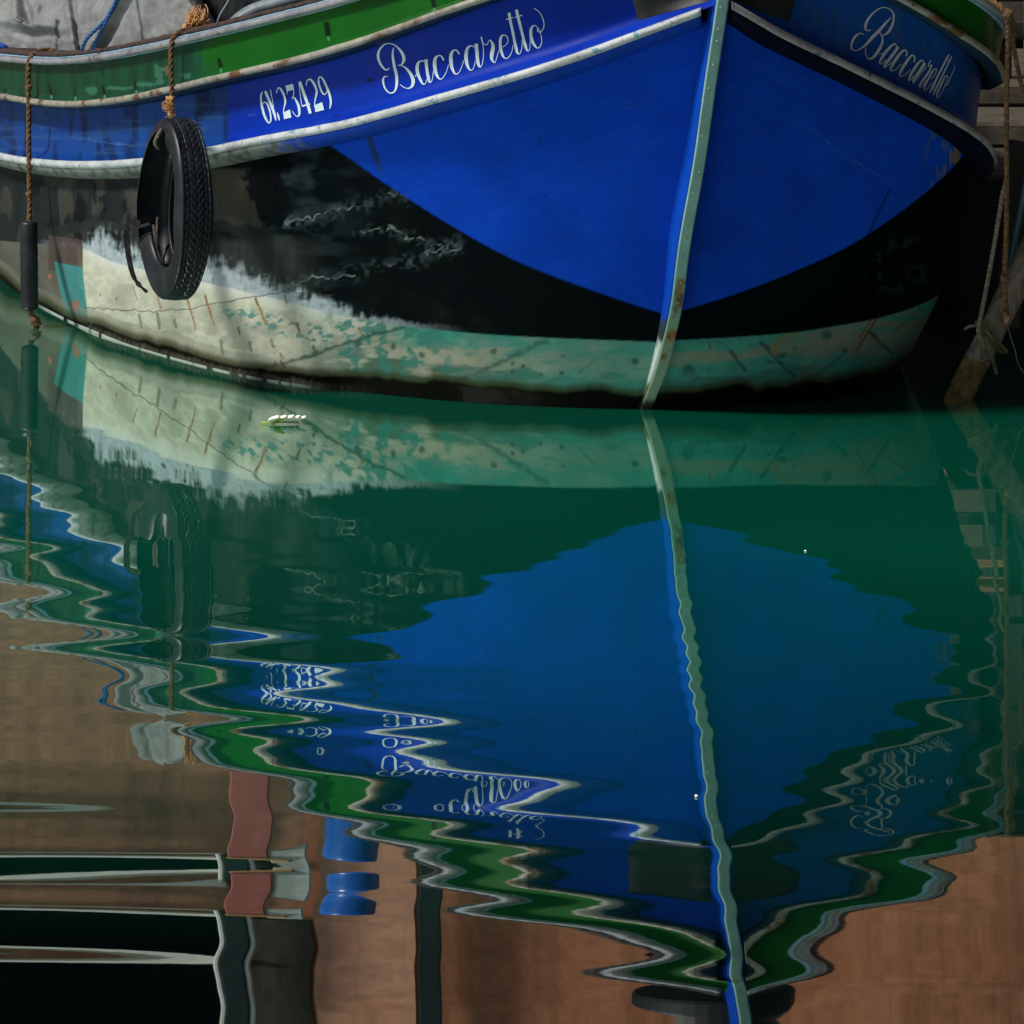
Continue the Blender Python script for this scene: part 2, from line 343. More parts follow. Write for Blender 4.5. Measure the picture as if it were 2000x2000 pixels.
# ------------------------------------------------------------------ boat lines
FWD = A([0.20, -0.98, 0.0]); FWD /= np.linalg.norm(FWD); WID = A([0.98, 0.20, 0.0]); WID /= np.linalg.norm(WID)
FOOT_RUB_L = ([0, 145, 254, 391, 543, 759, 1020, 1250, 1411, 1452], [606, 669, 708, 750, 785, 817, 836, 844, 847, 850])
def foot_rub_l(x): return pchip(*FOOT_RUB_L, np.asarray(x, float))
LINES = {
 'wl': dict(L=([(1263,799),(1130,797),(994,791),(850,781),(700,766),(616,757),(543,746),(471,734),(399,717),(326,697),(254,676),(181,647),(138,629),(87,603),(43,578),(0,543)], None),
            R=[(1263,799,799),(1350,797,797),(1445,792,792),(1554,785,785),(1620,778,778),(1680,768,768),(1725,754,754),(1746,738,738)],
            aL=[(-2.42,16.7,0),(-2.4,17.9,0),(-1.95,19.1,0),(-1.15,19.85,0),(-.35,20.05,0)], aR=[(1.44,13.5,0),(1.45,15.0,0),(1.28,17.2,0),(.85,18.9,0),(.25,19.8,0),(-.35,20.05,0)]),
 'rub': dict(L=([(1411,10),(1350,33),(1266,63),(1193,91),(1085,127),(976,161),(867,192),(759,223),(700,239),(616,255),(543,270),(471,284),(391,301),(275,319),(217,322),(145,323),(72,320),(0,307)], 0),
            R=[(1411,3,847),(1436,16,846),(1499,54,841),(1572,91,835),(1644,125,829),(1717,161,823),(1789,197,816),(1862,237,808),(1909,268,800),(1934,297,789),(1940,316,778)],
            aL=[(-2.36,15.45,.63),(-2.52,16.5,.66),(-2.5,17.8,.7),(-2.05,19.2,.74),(-1.2,20.05,.78),(-.35,20.3,.8)], aR=[(1.70,12.8,.80),(1.72,13.6,.74),(1.68,15,.68),(1.42,17.2,.70),(.9,19.1,.74),(.25,20.05,.78),(-.35,20.3,.8)]),
 'up': dict(L=([(1440,-182),(1250,-105),(1100,-53),(933,0),(831,36),(740,69),(654,95),(616,107),(543,125),(471,141),(399,159),(326,177),(254,191),(181,200),(109,203),(54,199),(0,188)], 2),
            R=[(1440,-182,850),(1500,-137,846),(1600,-84,841),(1700,-34,835),(1782,9,828),(1825,34,824),(1862,58,820),(1916,93,810),(1948,125,798),(1957,142,788)],
            aL=[(-2.37,15.45,.87),(-2.53,16.5,.9),(-2.51,17.8,.94),(-2.06,19.2,.99),(-1.2,20.07,1.03),(-.35,20.32,1.05)], aR=[(1.71,12.8,1.05),(1.73,13.6,.98),(1.69,15,.92),(1.43,17.2,.95),(.9,19.1,1.0),(.25,20.07,1.03),(-.35,20.32,1.05)]),
 'cap': dict(L=([(1446,-250),(1250,-170),(1050,-112),(860,-54),(674,0),(616,16),(543,34),(471,53),(399,69),(326,87),(290,95),(217,107),(145,117),(62,122),(0,114)], 0),
            R=[(1446,-250,852),(1600,-150,846),(1750,-80,838),(1850,-33,830),(1916,0,818),(1948,22,808),(1966,38,798),(1974,54,788)],
            aL=[(-2.38,15.45,1.03),(-2.54,16.5,1.06),(-2.52,17.8,1.10),(-2.07,19.2,1.16),(-1.2,20.09,1.2),(-.35,20.34,1.22)], aR=[(1.72,12.8,1.22),(1.74,13.6,1.15),(1.70,15,1.09),(1.44,17.2,1.12),(.9,19.1,1.17),(.25,20.09,1.2),(-.35,20.34,1.22)]),
}
NT = {'L': 760, 'R': 420}; NA = 60
def line(k, side, nt=None, na=NA):
    nt = nt or NT[side]; d = LINES[k]
    if side == 'L':
        pts, off = d['L']; xs = A([p[0] for p in pts], float); ys = A([p[1] for p in pts], float)
        x = np.linspace(xs[0], xs[-1], 60); y = nspline(xs[::-1], ys[::-1], x)
        ft = y if off is None else foot_rub_l(x) + off*np.sin(np.clip(x/700, 0, 1)*1.57)
        T = P(x, y, ft)
    else:
        r = A(d['R'], float); c = np.r_[0, np.cumsum(np.hypot(np.diff(r[:, 0]), np.diff(r[:, 1])))]
        q = nspline(c, r, np.linspace(0, c[-1], 60)); T = P(q[:, 0], q[:, 1], q[:, 2])
    aft = A(d['a' + side], float)
    allp = np.r_[T[::6], T[-1:], aft]; cc = np.r_[0, np.cumsum(np.linalg.norm(np.diff(allp, axis=0), axis=1))]; nk = len(T[::6])
    c1 = nspline(cc, allp, np.linspace(0, cc[nk], nt)); c2 = nspline(cc, allp, np.linspace(cc[nk], cc[-1], na + 1))[1:]
    if k == 'wl': c1[:, 2] = 0; c2[:, 2] = 0
    return np.r_[c1, c2]
def normals(p, side):
    t = np.gradient(p[:, :2], axis=0); t /= np.linalg.norm(t, axis=1)[:, None] + 1e-12
    n = np.c_[-t[:, 1], t[:, 0]]*(-1 if side == 'R' else 1)     # outboard
    n = np.c_[n, np.zeros(len(n))]
    for _ in range(30): n[1:-1] = (n[:-2] + n[1:-1]*2 + n[2:])/4
    d = np.linalg.norm(p - p[0], axis=1); s = smooth01(d/0.015)[:, None]
    n = n*s + FWD*(1 - s); return n/np.linalg.norm(n, axis=1)[:, None]
LN = {(k, s): line(k, s) for k in LINES for s in 'LR'}
NN = {(k, s): normals(LN[(k, s)], s) for k in LINES for s in 'LR'}
if __name__ == '__main__':
    for s in 'LR':
        n = NN[('rub', s)]; print('normals', s, n[5], n[len(n)//3], n[NT[s]])

boat = thing('fishing_boat', 'blue and green wooden fishing boat seen bow first beside the quay', 'boat', (0.45, 12.0, 0))
UP = A([0, 0, 1.0])
def dist_poly(x, y, pts):
    d = np.full(x.shape, 1e9)
    for (a, b), (c, e) in zip(pts[:-1], pts[1:]):
        l2 = (c-a)**2 + (e-b)**2 + 1e-9; t = np.clip(((x-a)*(c-a) + (y-b)*(e-b))/l2, 0, 1)
        d = np.minimum(d, np.hypot(x - a - t*(c-a), y - b - t*(e-b)))
    return d
def lerp(c, col, m): return c + (A(col) - c)*np.clip(m, 0, 1)[:, None]

def paint_hull(x, y, side, z):
    n = len(x); c = np.tile(A([0.0008, 0.0032, 0.0042]), (n, 1))
    fine = fbm(x/9, y/9, 1); med = fbm(x/40, y/40, 2); big = fbm(x/120, y/120, 3)
    streak = fbm(x/6, y/60, 4); streak2 = fbm(x/3.2, y/34, 8, 3)
    if side == 'L':
        # weathered grey-brown topside towards the stern
        g = smooth01((470 - x)/130 + (med - 0.5)*0.7); c = lerp(c, (0.022, 0.029, 0.030), g*(0.45 + 0.75*streak)*(0.4 + 0.8*big))
        c = lerp(c, (0.055, 0.053, 0.047), g*smooth01((fbm(x/30, y/70, 12) - 0.52)*9)*0.75)
        c = lerp(c, (0.006, 0.008, 0.010), smooth01((fbm(x/22, y/45, 13) - 0.60)*10)*g*0.8)
        c = lerp(c, (0.018, 0.030, 0.034), smooth01((x - 430)/60)*smooth01((760 - x)/200)*smooth01((fbm(x/50, y/22, 14) - 0.42)*4)*0.8)
        o = np.maximum(np.abs(x - 447 - (y - 380)*0.30)/46, np.abs(y - 388)/58); c = lerp(c, (0.072, 0.072, 0.056), smooth01((1.05 - o)*9)*(0.65 + 0.4*streak))
        o = np.maximum(np.abs(x - 520 - (y - 372)*0.38)/43, np.abs(y - 372)/60); c = lerp(c, (0.003, 0.004, 0.005), smooth01((1.0 - o)*5)*smooth01(fbm(x/14, y/18, 15)*3 - 0.6))
        lo_ = smooth01((y - 455)/25)*smooth01((650 - x)/120)*smooth01((x - 380)/60); c = lerp(c, (0.042, 0.050, 0.048), lo_*(0.4 + 0.7*streak))
        # ragged dark tide line across the grey
        dl = np.abs(y - (447 + 8*np.sin(x/37) + 14*(vn(x/13, 0*x, 6) - 0.5)) + np.clip(x - 560, 0, 300)*0.05)
        c = lerp(c, (0.022, 0.028, 0.028), smooth01((13 - dl)/5)*smooth01((560 - x)/60)*smooth01((x - 70)/30)*0.9)
    # boot top
        yt = pchip([-400, 0, 163, 217, 399, 580, 650, 831, 1012, 1280], [400, 470, 486, 510, 551, 594, 613, 642, 657, 668], x)
        hz = smooth01((x - 60)/120)
        hb = 16 + 58*smooth01((x - 150)/60)*smooth01((820 - x)/420)
        up_ = (yt - y)/hb                                              # 0 at the boot top, 1 where the pale fringe ends
        brush = 0.55*fbm(x/30, y/16, 8, 4) + 0.45*fbm(x/5, y/22, 9, 3)
        m = smooth01((brush*1.25 - 0.12 - up_*0.62)/0.40)*smooth01(1.35 - up_)
        c = lerp(c, (0.42, 0.50, 0.55), m*hz*smooth01((930 - x)/260)*(0.6 + 0.5*fine))
        boot = smooth01((y - yt)/3 + 0.5); rel = y - yt
        bc = np.tile(A([0.51, 0.52, 0.42]), (n, 1))*(0.78 + 0.44*fine)[:, None]
        bc = lerp(bc, (0.30, 0.31, 0.24), smooth01((fbm(x/46, y/26, 16) - 0.46)*5)*0.6)
        bc = lerp(bc, (0.60, 0.63, 0.58), smooth01((26 - rel + 14*(med - .5))/20)*smooth01((900 - x)/250)*0.8)
        bc = lerp(bc, (0.30, 0.30, 0.22), smooth01((x - 640)/200)*0.75)
        bc = lerp(bc, (0.075, 0.072, 0.056), smooth01((165 - x)/22)*0.9)
        nw_ = fbm(x/55, y/13, 18, 5)
        t_top = smooth01((x - 690 + 160*(med - .5))/150)*smooth01((44 - rel + 70*(nw_ - .5))/16)
        t_low = smooth01((x - 560)/160)*smooth01((rel - 62 + 80*(nw_ - .5))/20)
        t_all = smooth01((x - 840)/300)*0.8
        bc = lerp(bc, (0.030, 0.120, 0.085), t_low*0.85)
        bc = lerp(bc, (0.055, 0.290, 0.235), np.maximum(t_top, t_all)*np.clip(0.50 + 0.75*fbm(x/38, y/20, 19), 0, 1))
        bc = lerp(bc, (0.05, 0.22, 0.18), smooth01((fbm(x/26, y/18, 21, 5) - 0.545)*12)*smooth01((x - 610)/60)*smooth01((1000 - x)/200)*0.9)
        fl = smooth01((fbm(x/11, y/8, 17, 5) - 0.55)*16)*smooth01((x - 410)/50)*smooth01((1 - np.abs(y - (612 + (x - 440)*0.22))/24)*2)*smooth01((760 - x)/100)
        bc = lerp(bc, (0.09, 0.25, 0.24), fl*0.9)
        for pts, ww, k in (([(520, 716), (590, 698), (690, 668), (740, 652), (790, 640)], 6, 0.85), ([(900, 745), (945, 724), (990, 700), (1050, 674), (1070, 668)], 7, 0.6), ([(1130, 730), (1160, 705)], 5, 0.4)):
            d = dist_poly(x + 10*(med - .5), y + 9*(fine - .5) + 8*(med - .5), pts); bc = lerp(bc, (0.025, 0.095, 0.080), smooth01((ww*(0.6 + 0.9*fine) - d)/ww)*k)
        for a_, b_, r in ((823, 693, 9), (768, 677, 8), (1002, 709, 5), (1021, 715, 5), (1000, 725, 4), (1056, 731, 6), (1097, 728, 6), (730, 650, 5), (614, 664, 5), (612, 680, 5), (965, 685, 9), (700, 672, 10), (1240, 705, 9), (1100, 695, 3), (1066, 697, 3), (598, 660, 3)):
            d = np.hypot(x - a_, (y - b_)*0.95) + 5*(fine - .5); bc = lerp(bc, (0.02, 0.065, 0.055), smooth01((r - d)/(r*0.6))*0.75)
        c = c + (bc - c)*(boot*smooth01((x + 40)/60))[:, None]
        # stern-side repairs
        o = np.maximum(np.abs(x - 128)/34, np.abs(y - 498 - (x - 128)*0.15)/34); c = lerp(c, (0.085, 0.062, 0.060), smooth01((1.05 - o)*9)*(0.6 + 0.5*streak))
        tq = np.abs(x - (134 + (y - 520)*0.16))/(27 - (y - 520)*0.05); c = lerp(c, (0.055, 0.245, 0.245), smooth01((1.05 - tq)*8)*smooth01((y - 512 - (x - 120)*0.2)/4)*(0.75 + 0.4*fine))
        for a, b, r in ((148, 597, 7), (97, 540, 3), (228, 583, 3), (196, 575, 2.5)): c = lerp(c, (0.35, 0.14, 0.10), smooth01((r + 3*(fine-.5)*2 - np.hypot(x - a, (y - b)*0.6))/2))
        # plank seam and rust weeps
        sm = dist_poly(x, y + 5*(vn(x/9, 0*x, 9) - .5), [(165, 601), (300, 608), (380, 601), (470, 584), (560, 570), (650, 577)]); c = lerp(c, (0.05, 0.055, 0.045), smooth01((1.7 - sm)/1.2)*0.75)
        for a, b, p, q, r in ((303, 562, 314, 603, 3), (364, 580, 377, 622, 3), (377, 620, 381, 645, 2), (401, 578, 411, 612, 4), (410, 608, 419, 637, 2.5), (499, 582, 519, 632, 4.5), (556, 577, 560, 592, 3), (579, 632, 586, 652, 4.5), (465, 640, 468, 652, 4), (548, 705, 556, 716, 4), (260, 560, 268, 585, 2), (700, 640, 708, 655, 3), (548, 690, 552, 700, 3)):
            d = dist_poly(x + 3*(fine - .5), y, [(a, b), (p, q)]); c = lerp(c, (0.30, 0.115, 0.025), smooth01((r - d)/r)*0.9); c = lerp(c, (0.085, 0.03, 0.012), smooth01((r*0.45 - d)/1.2)*smooth01((b + 18 - y)/6)*0.8)
        for a, b, l in ((272, 615, 24), (307, 612, 30), (340, 625, 14), (431, 665, 26), (613, 676, 14), (384, 690, 10), (530, 665, 12), (487, 668, 16)): c = lerp(c, (0.13, 0.14, 0.115), smooth01((4 - dist_poly(x + 4*(fine - .5), y, [(a, b), (a + 4, b + l)]))/2.5)*0.75)
        # thin broken pale lines with mottled edges
        for pts in ([(560, 436), (610, 428), (664, 410), (690, 399), (720, 397), (748, 384), (772, 376), (786, 392)], [(535, 570), (590, 548), (650, 541), (700, 531), (722, 524), (745, 520), (790, 508), (815, 512)], [(700, 452), (760, 448), (850, 482), (893, 478)], [(830, 500), (870, 490), (895, 492)]):
            d = dist_poly(x + 16*(vn(x/8, y/8, 21) - .5), y + 18*(vn(x/10, y/10, 20) - .5), pts)
            c = lerp(c, (0.40, 0.46, 0.48), smooth01((1.9 - d)/1.2)*smooth01((vn(x/16, y/16, 22) - 0.3)*3)*0.5)
            c = lerp(c, (0.05, 0.08, 0.085), smooth01((22 - d)/22)*smooth01((fine - 0.48)*8)*0.6)
        # blue bow shield
        yb = pchip([560, 650, 770, 896, 1012, 1121, 1280, 1330], [228, 287, 370, 449, 511, 554, 608, 622], x)
        blue = smooth01((yb - y)/2 + 0.5)*smooth01((x - 590)/4)
        bcol = np.tile(A([0.003, 0.060, 0.56]), (n, 1))*(0.84 + 0.2*big + 0.08*fbm(x/70, (y + 0.3*x)/5, 51, 4))[:, None]
        sk = vn(x/5.5, y/5.5, 52); bcol = lerp(bcol, (0.003, 0.012, 0.06), smooth01((sk - 0.965)*40)*smooth01((vn(x/60, y/60, 53) - 0.45)*4)*0.6)
        bcol = lerp(bcol, (0.03, 0.11, 0.50), smooth01((fbm(x/90, (y + 0.32*x)/2.2, 54, 4) - 0.67)*14)*0.22)
        bcol = lerp(bcol, (0.02, 0.035, 0.05), smooth01((9 - np.abs(x - (722 + (y - 270)*0.33)))/6)*smooth01((y - 262)/6)*smooth01((360 - y)/60)*(0.4 + 0.9*streak)*0.9)
        d = dist_poly(x, y + 7*(fine - .5), [(950, 322), (1010, 303), (1055, 287), (1085, 276)]); bcol = lerp(bcol, (0.01, 0.03, 0.16), smooth01((2.0 - d)/1.5)*smooth01((fine - 0.4)*6)*0.8)
        for a, b, r in ((1035, 216, 2.2), (1060, 239, 2.2), (1240, 205, 3), (938, 309, 2), (972, 311, 2.6), (1056, 276, 3)): bcol = lerp(bcol, (0.004, 0.012, 0.05), smooth01((r - np.hypot(x - a, (y - b)*0.8))/1.4)*0.85)
        c = c + (bcol - c)*blue[:, None]
        ywl = pchip([-400, 0, 43, 87, 138, 181, 254, 326, 399, 471, 543, 616, 700, 994, 1263], [300, 543, 578, 603, 629, 647, 676, 697, 717, 734, 746, 757, 766, 791, 799], x)
        wband = 16 + 12*smooth01((x - 150)/60) + 16*smooth01((x - 450)/450)
    else:
        yt = pchip([1290, 1322, 1445, 1554, 1626, 1699, 1760, 1804, 1900, 2100], [667, 665, 658, 649, 638, 625, 609, 592, 540, 480], x)
        boot = smooth01((y - yt)/3 + 0.5)
        rel = y - yt; nw_ = fbm(x/60, y/12, 26, 5)
        bc = np.tile(A([0.055, 0.26, 0.21]), (n, 1))*(0.72 + 0.5*fine)[:, None]
        bc = lerp(bc, (0.20, 0.23, 0.165), smooth01((14 - np.abs(rel - 34 + 26*(nw_ - .5)))/9)*0.75)
        bc = lerp(bc, (0.19, 0.20, 0.16), smooth01((x - 1500 + 200*(med - .5))/110)*smooth01((nw_ - 0.30)*5)*0.8)
        bc = lerp(bc, (0.03, 0.12, 0.10), smooth01((rel - 62 + 50*(nw_ - .5))/16)*0.6)
        for pts, ww, k in (([(1424, 686), (1440, 705), (1454, 724)], 5, 0.8), ([(1484, 670), (1505, 690), (1520, 708), (1550, 735)], 6, 0.85), ([(1700, 650), (1718, 668), (1742, 690)], 6, 0.8), ([(1650, 690), (1620, 715), (1590, 735)], 5, 0.5), ([(1770, 630), (1740, 650)], 4, 0.5)):
            d = dist_poly(x + 8*(med - .5), y + 8*(fine - .5), pts); bc = lerp(bc, (0.015, 0.06, 0.05), smooth01((ww*(0.6 + 0.9*fine) - d)/ww)*k)
        for a_, b_, r in ((1527, 694, 9), (1554, 678, 6), (1505, 708, 7), (1650, 684, 7), (1615, 655, 10), (1345, 720, 10)): bc = lerp(bc, (0.02, 0.075, 0.06), smooth01((r - np.hypot((x - a_)*0.7, y - b_) - 6*(fine - .5))/5)*0.7)
        bc = lerp(bc, (0.20, 0.14, 0.05), smooth01((13 - dist_poly(x, y + 8*(fine - .5), [(1548, 652), (1518, 668), (1510, 690)]))/12)*0.6)
        for a_, b_, p, q, r in ((1714, 620, 1672, 686, 4), (1704, 622, 1680, 660, 3), (1386, 672, 1388, 682, 5)):
            d = dist_poly(x + 5*(fine - .5), y, [(a_, b_), (p, q)]); bc = lerp(bc, (0.24, 0.09, 0.02), smooth01((r - d)/r)*0.85); bc = lerp(bc, (0.06, 0.02, 0.01), smooth01((r*0.4 - d)/1.2)*0.7)
        c = c + (bc - c)*boot[:, None]
        c = lerp(c, (0.03, 0.045, 0.05), (1 - boot)*smooth01((fbm(x/14, y/14, 31) - 0.55)*10)*smooth01((1 - np.hypot((x - 1760)/90, (y - 520)/70))*3)*0.3)
        yb = pchip([1300, 1338, 1445, 1554, 1662, 1735, 1789, 1843, 1880, 1960], [616, 605, 571, 529, 478, 431, 391, 345, 305, 200], x)
        blue = smooth01((yb - y)/2 + 0.5)
        bcol = np.tile(A([0.003, 0.054, 0.50]), (n, 1))*(0.80 + 0.25*big + 0.12*fbm(x/70, (y - 0.5*x)/6, 55, 4))[:, None]
        bcol = lerp(bcol, (0.03, 0.12, 0.42), smooth01((fbm(x/70, (y - 0.55*x)/2.4, 56, 4) - 0.66)*14)*0.2)
        d = dist_poly(x, y + 7*(fine - .5), [(1510, 220), (1590, 255), (1630, 290), (1690, 328), (1740, 355), (1790, 390)]); bcol = lerp(bcol, (0.03, 0.14, 0.42), smooth01((1.8 - d)/1.2)*smooth01((fine - 0.35)*5)*0.6)
        bcol = lerp(bcol, (0.005, 0.008, 0.02), smooth01((2.4 - dist_poly(x, y, [(1738, 370), (1695, 460)]))/1.5)*0.8)
        bcol = lerp(bcol, (0.06, 0.10, 0.16), smooth01((fbm(x/10, y/26, 33) - 0.5)*8)*smooth01((x - 1790)/40)*0.7)
        bcol = lerp(bcol, (0.15, 0.115, 0.085), smooth01((fbm(x/9, y/30, 34) - 0.44)*8)*smooth01((x - 1836)/14)*0.95)
        c = c + (bcol - c)*blue[:, None]
        ywl = pchip([1263, 1350, 1445, 1554, 1626, 1699, 1760, 1804, 1828, 2100], [799, 797, 792, 785, 777, 766, 752, 736, 718, 600], x)
        wband = 46 + 14*smooth01((x - 1550)/200)
    # weed, slime and a painted glint at the waterline
    hgt = ywl - y; jag = wband*(0.85 + 0.5*(fbm(x/45, 0*x + 3, 40, 3) - 0.5)) + 1.5*(vn(x/3, y/12, 41) - 0.5)
    c = lerp(c, (0.20, 0.21, 0.165), smooth01((jag + 24 + 16*(med - .5) - hgt)/5)*0.5*smooth01((620 - x)/200))
    c = lerp(c, (0.040, 0.046, 0.012), smooth01((jag + 15 - hgt)/16)*0.85)
    c = lerp(c, (0.0022, 0.0026, 0.0012), smooth01((jag - hgt)/9))
    if side == 'L': c = lerp(c, (0.085, 0.078, 0.062), smooth01((hgt*-1 + 15 + 10*(fbm(x/3, y/40, 43, 2) - .5))/8)*smooth01((760 - x)/200)*smooth01((x - 150)/40)*(0.15 + 0.9*vn((x + 0.4*y)/2.4, y/30, 44)))
    if side == 'L':
        c = lerp(c, (0.5, 0.52, 0.48), smooth01((2.6 - np.abs(hgt - 0.5))/1.2)*smooth01((x - 60)/40)*smooth01((640 - x)/160)*smooth01((vn(x/7, 0*x, 50) - .15)*5))  # bright water glint painted into the left hull colour
    return c

def hull_side(side):
    w0, r0 = LN[('wl', side)], LN[('rub', side)]; nw, nr = NN[('wl', side)], NN[('rub', side)]
    top = r0 - nr*0.062 - UP*0.035
    st0 = w0*1.0
    nv = 250; t = np.r_[np.linspace(-0.35, -0.02, 6), np.linspace(0, 1, nv)]
    G = np.zeros((len(w0), len(t), 3))
    for j, tj in enumerate(t):
        if tj < 0: G[:, j] = st0 + UP*(tj*1.4) + (A([-0.3, 15.5, 0]) - st0)*A([1, 1, 0])*(0.35*(-tj))
        else:
            b = 4*tj*(1-tj); nn = nw*(1-tj) + nr*tj
            G[:, j] = st0 + (top - st0)*tj + nn*(0.045*b)
    # stem follows its own curve
    x, y = proj(G[:NT[side]])
    P_ = G.reshape(-1, 3); X, Y = proj(P_); c = paint_hull(X, Y, side, P_[:, 2])
    f = grid_faces(G.shape[0], G.shape[1])
    if side == 'L': f = f[:, ::-1]
    return P_, f, c, G
vL, fL, cL, GL = hull_side('L'); vR, fR, cR, GR = hull_side('R')
mesh_obj('hull', np.r_[vL, vR], np.r_[fL, fR + len(vL)], M['hull'], boat, True, np.r_[cL, cR])

def strip_grid(side, k0, k1, rows):
    a, b = LN[(k0, side)], LN[(k1, side)]; n0, n1 = NN[(k0, side)], NN[(k1, side)]
    G = np.zeros((len(a), len(rows), 3))
    for j, (t, ins) in enumerate(rows):
        nn = n0*(1-t) + n1*t; G[:, j] = a*(1-t) + b*t - nn*ins
    return G
def densify(rows, n):
    t = A([r[0] for r in rows]); i = A([r[1] for r in rows]); tt = np.linspace(t[0], t[-1], n); return list(zip(tt, pchip(t, i, tt)))
PANEL = {}
for side in 'LR':
    G = strip_grid(side, 'rub', 'up', densify([(0.03, 0.0), (0.09, 0.022), (0.16, 0.052), (0.25, 0.066), (0.6, 0.074), (1.0, 0.072)], 90)); PANEL[side] = G
    v = G.reshape(-1, 3); x, y = proj(v); big = fbm(x/90, y/90, 61); fine = fbm(x/7, y/7, 62)
    if side == 'L':
        c = np.tile(A([0.002, 0.028, 0.36]), (len(v), 1))*(0.9 + 0.2*big)[:, None]
        old = smooth01((452 - x + 8*(fine - .5))/14 + 0.25*0); c = lerp(c, (0.006, 0.052, 0.20), old*(0.55 + 0.5*big))
        c = lerp(c, (0.004, 0.014, 0.06), old*smooth01((fbm(x/14, y/60, 64) - 0.50)*6)*0.75)
        c = lerp(c, (0.05, 0.13, 0.26), old*smooth01((fbm(x/60, y/8, 65) - 0.62)*14)*0.2)
        for a, b, p, q in ((330, 235, 395, 240), (485, 225, 500, 224), (150, 270, 260, 285), (60, 245, 110, 250)): c = lerp(c, (0.06, 0.16, 0.42), smooth01((1.4 - dist_poly(x, y + 9*(fine - .5), [(a, b), (p, q)]))/1.2)*0.6)
        for a, b, r in ((657, 226, 4), (723, 156, 7), (693, 168, 3), (640, 247, 3)): c = lerp(c, (0.004, 0.008, 0.04), smooth01((r - np.hypot((x - a)*0.7, (y - b)*1.3 + (x - a)*0.3))/2)*0.8)
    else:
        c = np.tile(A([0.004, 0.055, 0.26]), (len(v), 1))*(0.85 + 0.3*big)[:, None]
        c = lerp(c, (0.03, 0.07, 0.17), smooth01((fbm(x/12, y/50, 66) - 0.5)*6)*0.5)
    f = grid_faces(*G.shape[:2]); f = f[:, ::-1] if side == 'L' else f
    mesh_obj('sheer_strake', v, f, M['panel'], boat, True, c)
    G = strip_grid(side, 'up', 'cap', densify([(0.04, -0.004), (0.10, 0.018), (0.2, 0.026), (1.0, 0.024)], 44))
    v = G.reshape(-1, 3); x, y = proj(v); fine = fbm(x/7, y/7, 71); st = fbm(x/9, y/80, 72)
    c = np.tile(A([0.002, 0.085, 0.003]), (len(v), 1))*(0.8 + 0.4*fbm(x/90, y/60, 73))[:, None]
    if side == 'L':
        old = smooth01((430 - x)/70 + (fbm(x/40, y/40, 75) - 0.5)); c = lerp(c, (0.005, 0.055, 0.026), old*0.95)
        c = lerp(c, (0.004, 0.035, 0.018), old*smooth01((st - 0.48)*6)*0.8)
        for a, b, rx, ry in ((280, 165, 22, 4), (312, 158, 9, 6), (365, 148, 13, 6), (310, 140, 10, 14), (180, 178, 14, 7), (230, 172, 26, 4), (325, 138, 5, 9)): c = lerp(c, (0.07, 0.30, 0.20) if a != 325 else (0.28, 0.16, 0.08), smooth01((1.1 - np.hypot((x - a)/rx, (y - b)/ry) + (fine - .5)*1.6)*3)*0.32)
        for a, b, l, ww in ((9, 165, 16, 2.5), (97, 168, 16, 2.6), (144, 176, 12, 2), (201, 168, 16, 3), (263, 158, 17, 2.6), (428, 117, 13, 4.5), (638, 48, 18, 6.5), (845, -2, 14, 5)):
            d = dist_poly(x, y, [(a, b), (a + 3, b + l)]); c = lerp(c, (0.002, 0.006, 0.003), smooth01((ww - d)/1.5)); c = lerp(c, (0.10, 0.42, 0.25), smooth01((2 - dist_poly(x, y, [(a + 3, b + l + ww), (a + 4, b + l + ww + 6)]))/1.5)*0.7)
    else:
        c = lerp(c, (0.12, 0.15, 0.09), smooth01((fbm(x/8, y/50, 77) - 0.44)*7)*smooth01((x - 1915)/25)*0.8)
    f = grid_faces(*G.shape[:2]); f = f[:, ::-1] if side == 'L' else f
    mesh_obj('bulwark', v, f, M['green'], boat, True, c)

def sweep(name, side, k, prof, mat, i0=0, i1=None, step=2, dz=0.0, jitter=0.0):
    p, n = LN[(k, side)][i0:i1:step], NN[(k, side)][i0:i1:step]; V = []
    d = np.linalg.norm(np.diff(p, axis=0), axis=1).cumsum(); d = np.r_[0, d]
    for q, (a, b) in enumerate(prof):
        jx = jitter*(fbm(d*9, d*0 + q*1.7, 80 + q, 3) - 0.5)[:, None]; V.append(p + n*(a + jx) + UP*(b + dz + jx*0.7))
    V = np.stack(V, 1); m = len(prof); f = grid_faces(len(p), m, True)
    if side == 'R': f = f[:, ::-1]
    v = V.reshape(-1, 3); caps = [tuple(range(m)), tuple(range((len(p)-1)*m, len(p)*m))[::-1]]
    return mesh_obj(name, v, [tuple(q) for q in f] + caps, mat, boat, True)
def half_round(cx, cz, r, n=9, a0=-95, a1=95, sx=1.0):
    pr = [(cx + sx*r*math.cos(math.radians(a)), cz + r*math.sin(math.radians(a))) for a in np.linspace(a0, a1, n)]
    return pr + [(cx - 0.012, cz + r*0.9), (cx - 0.012, cz - r*0.9)]
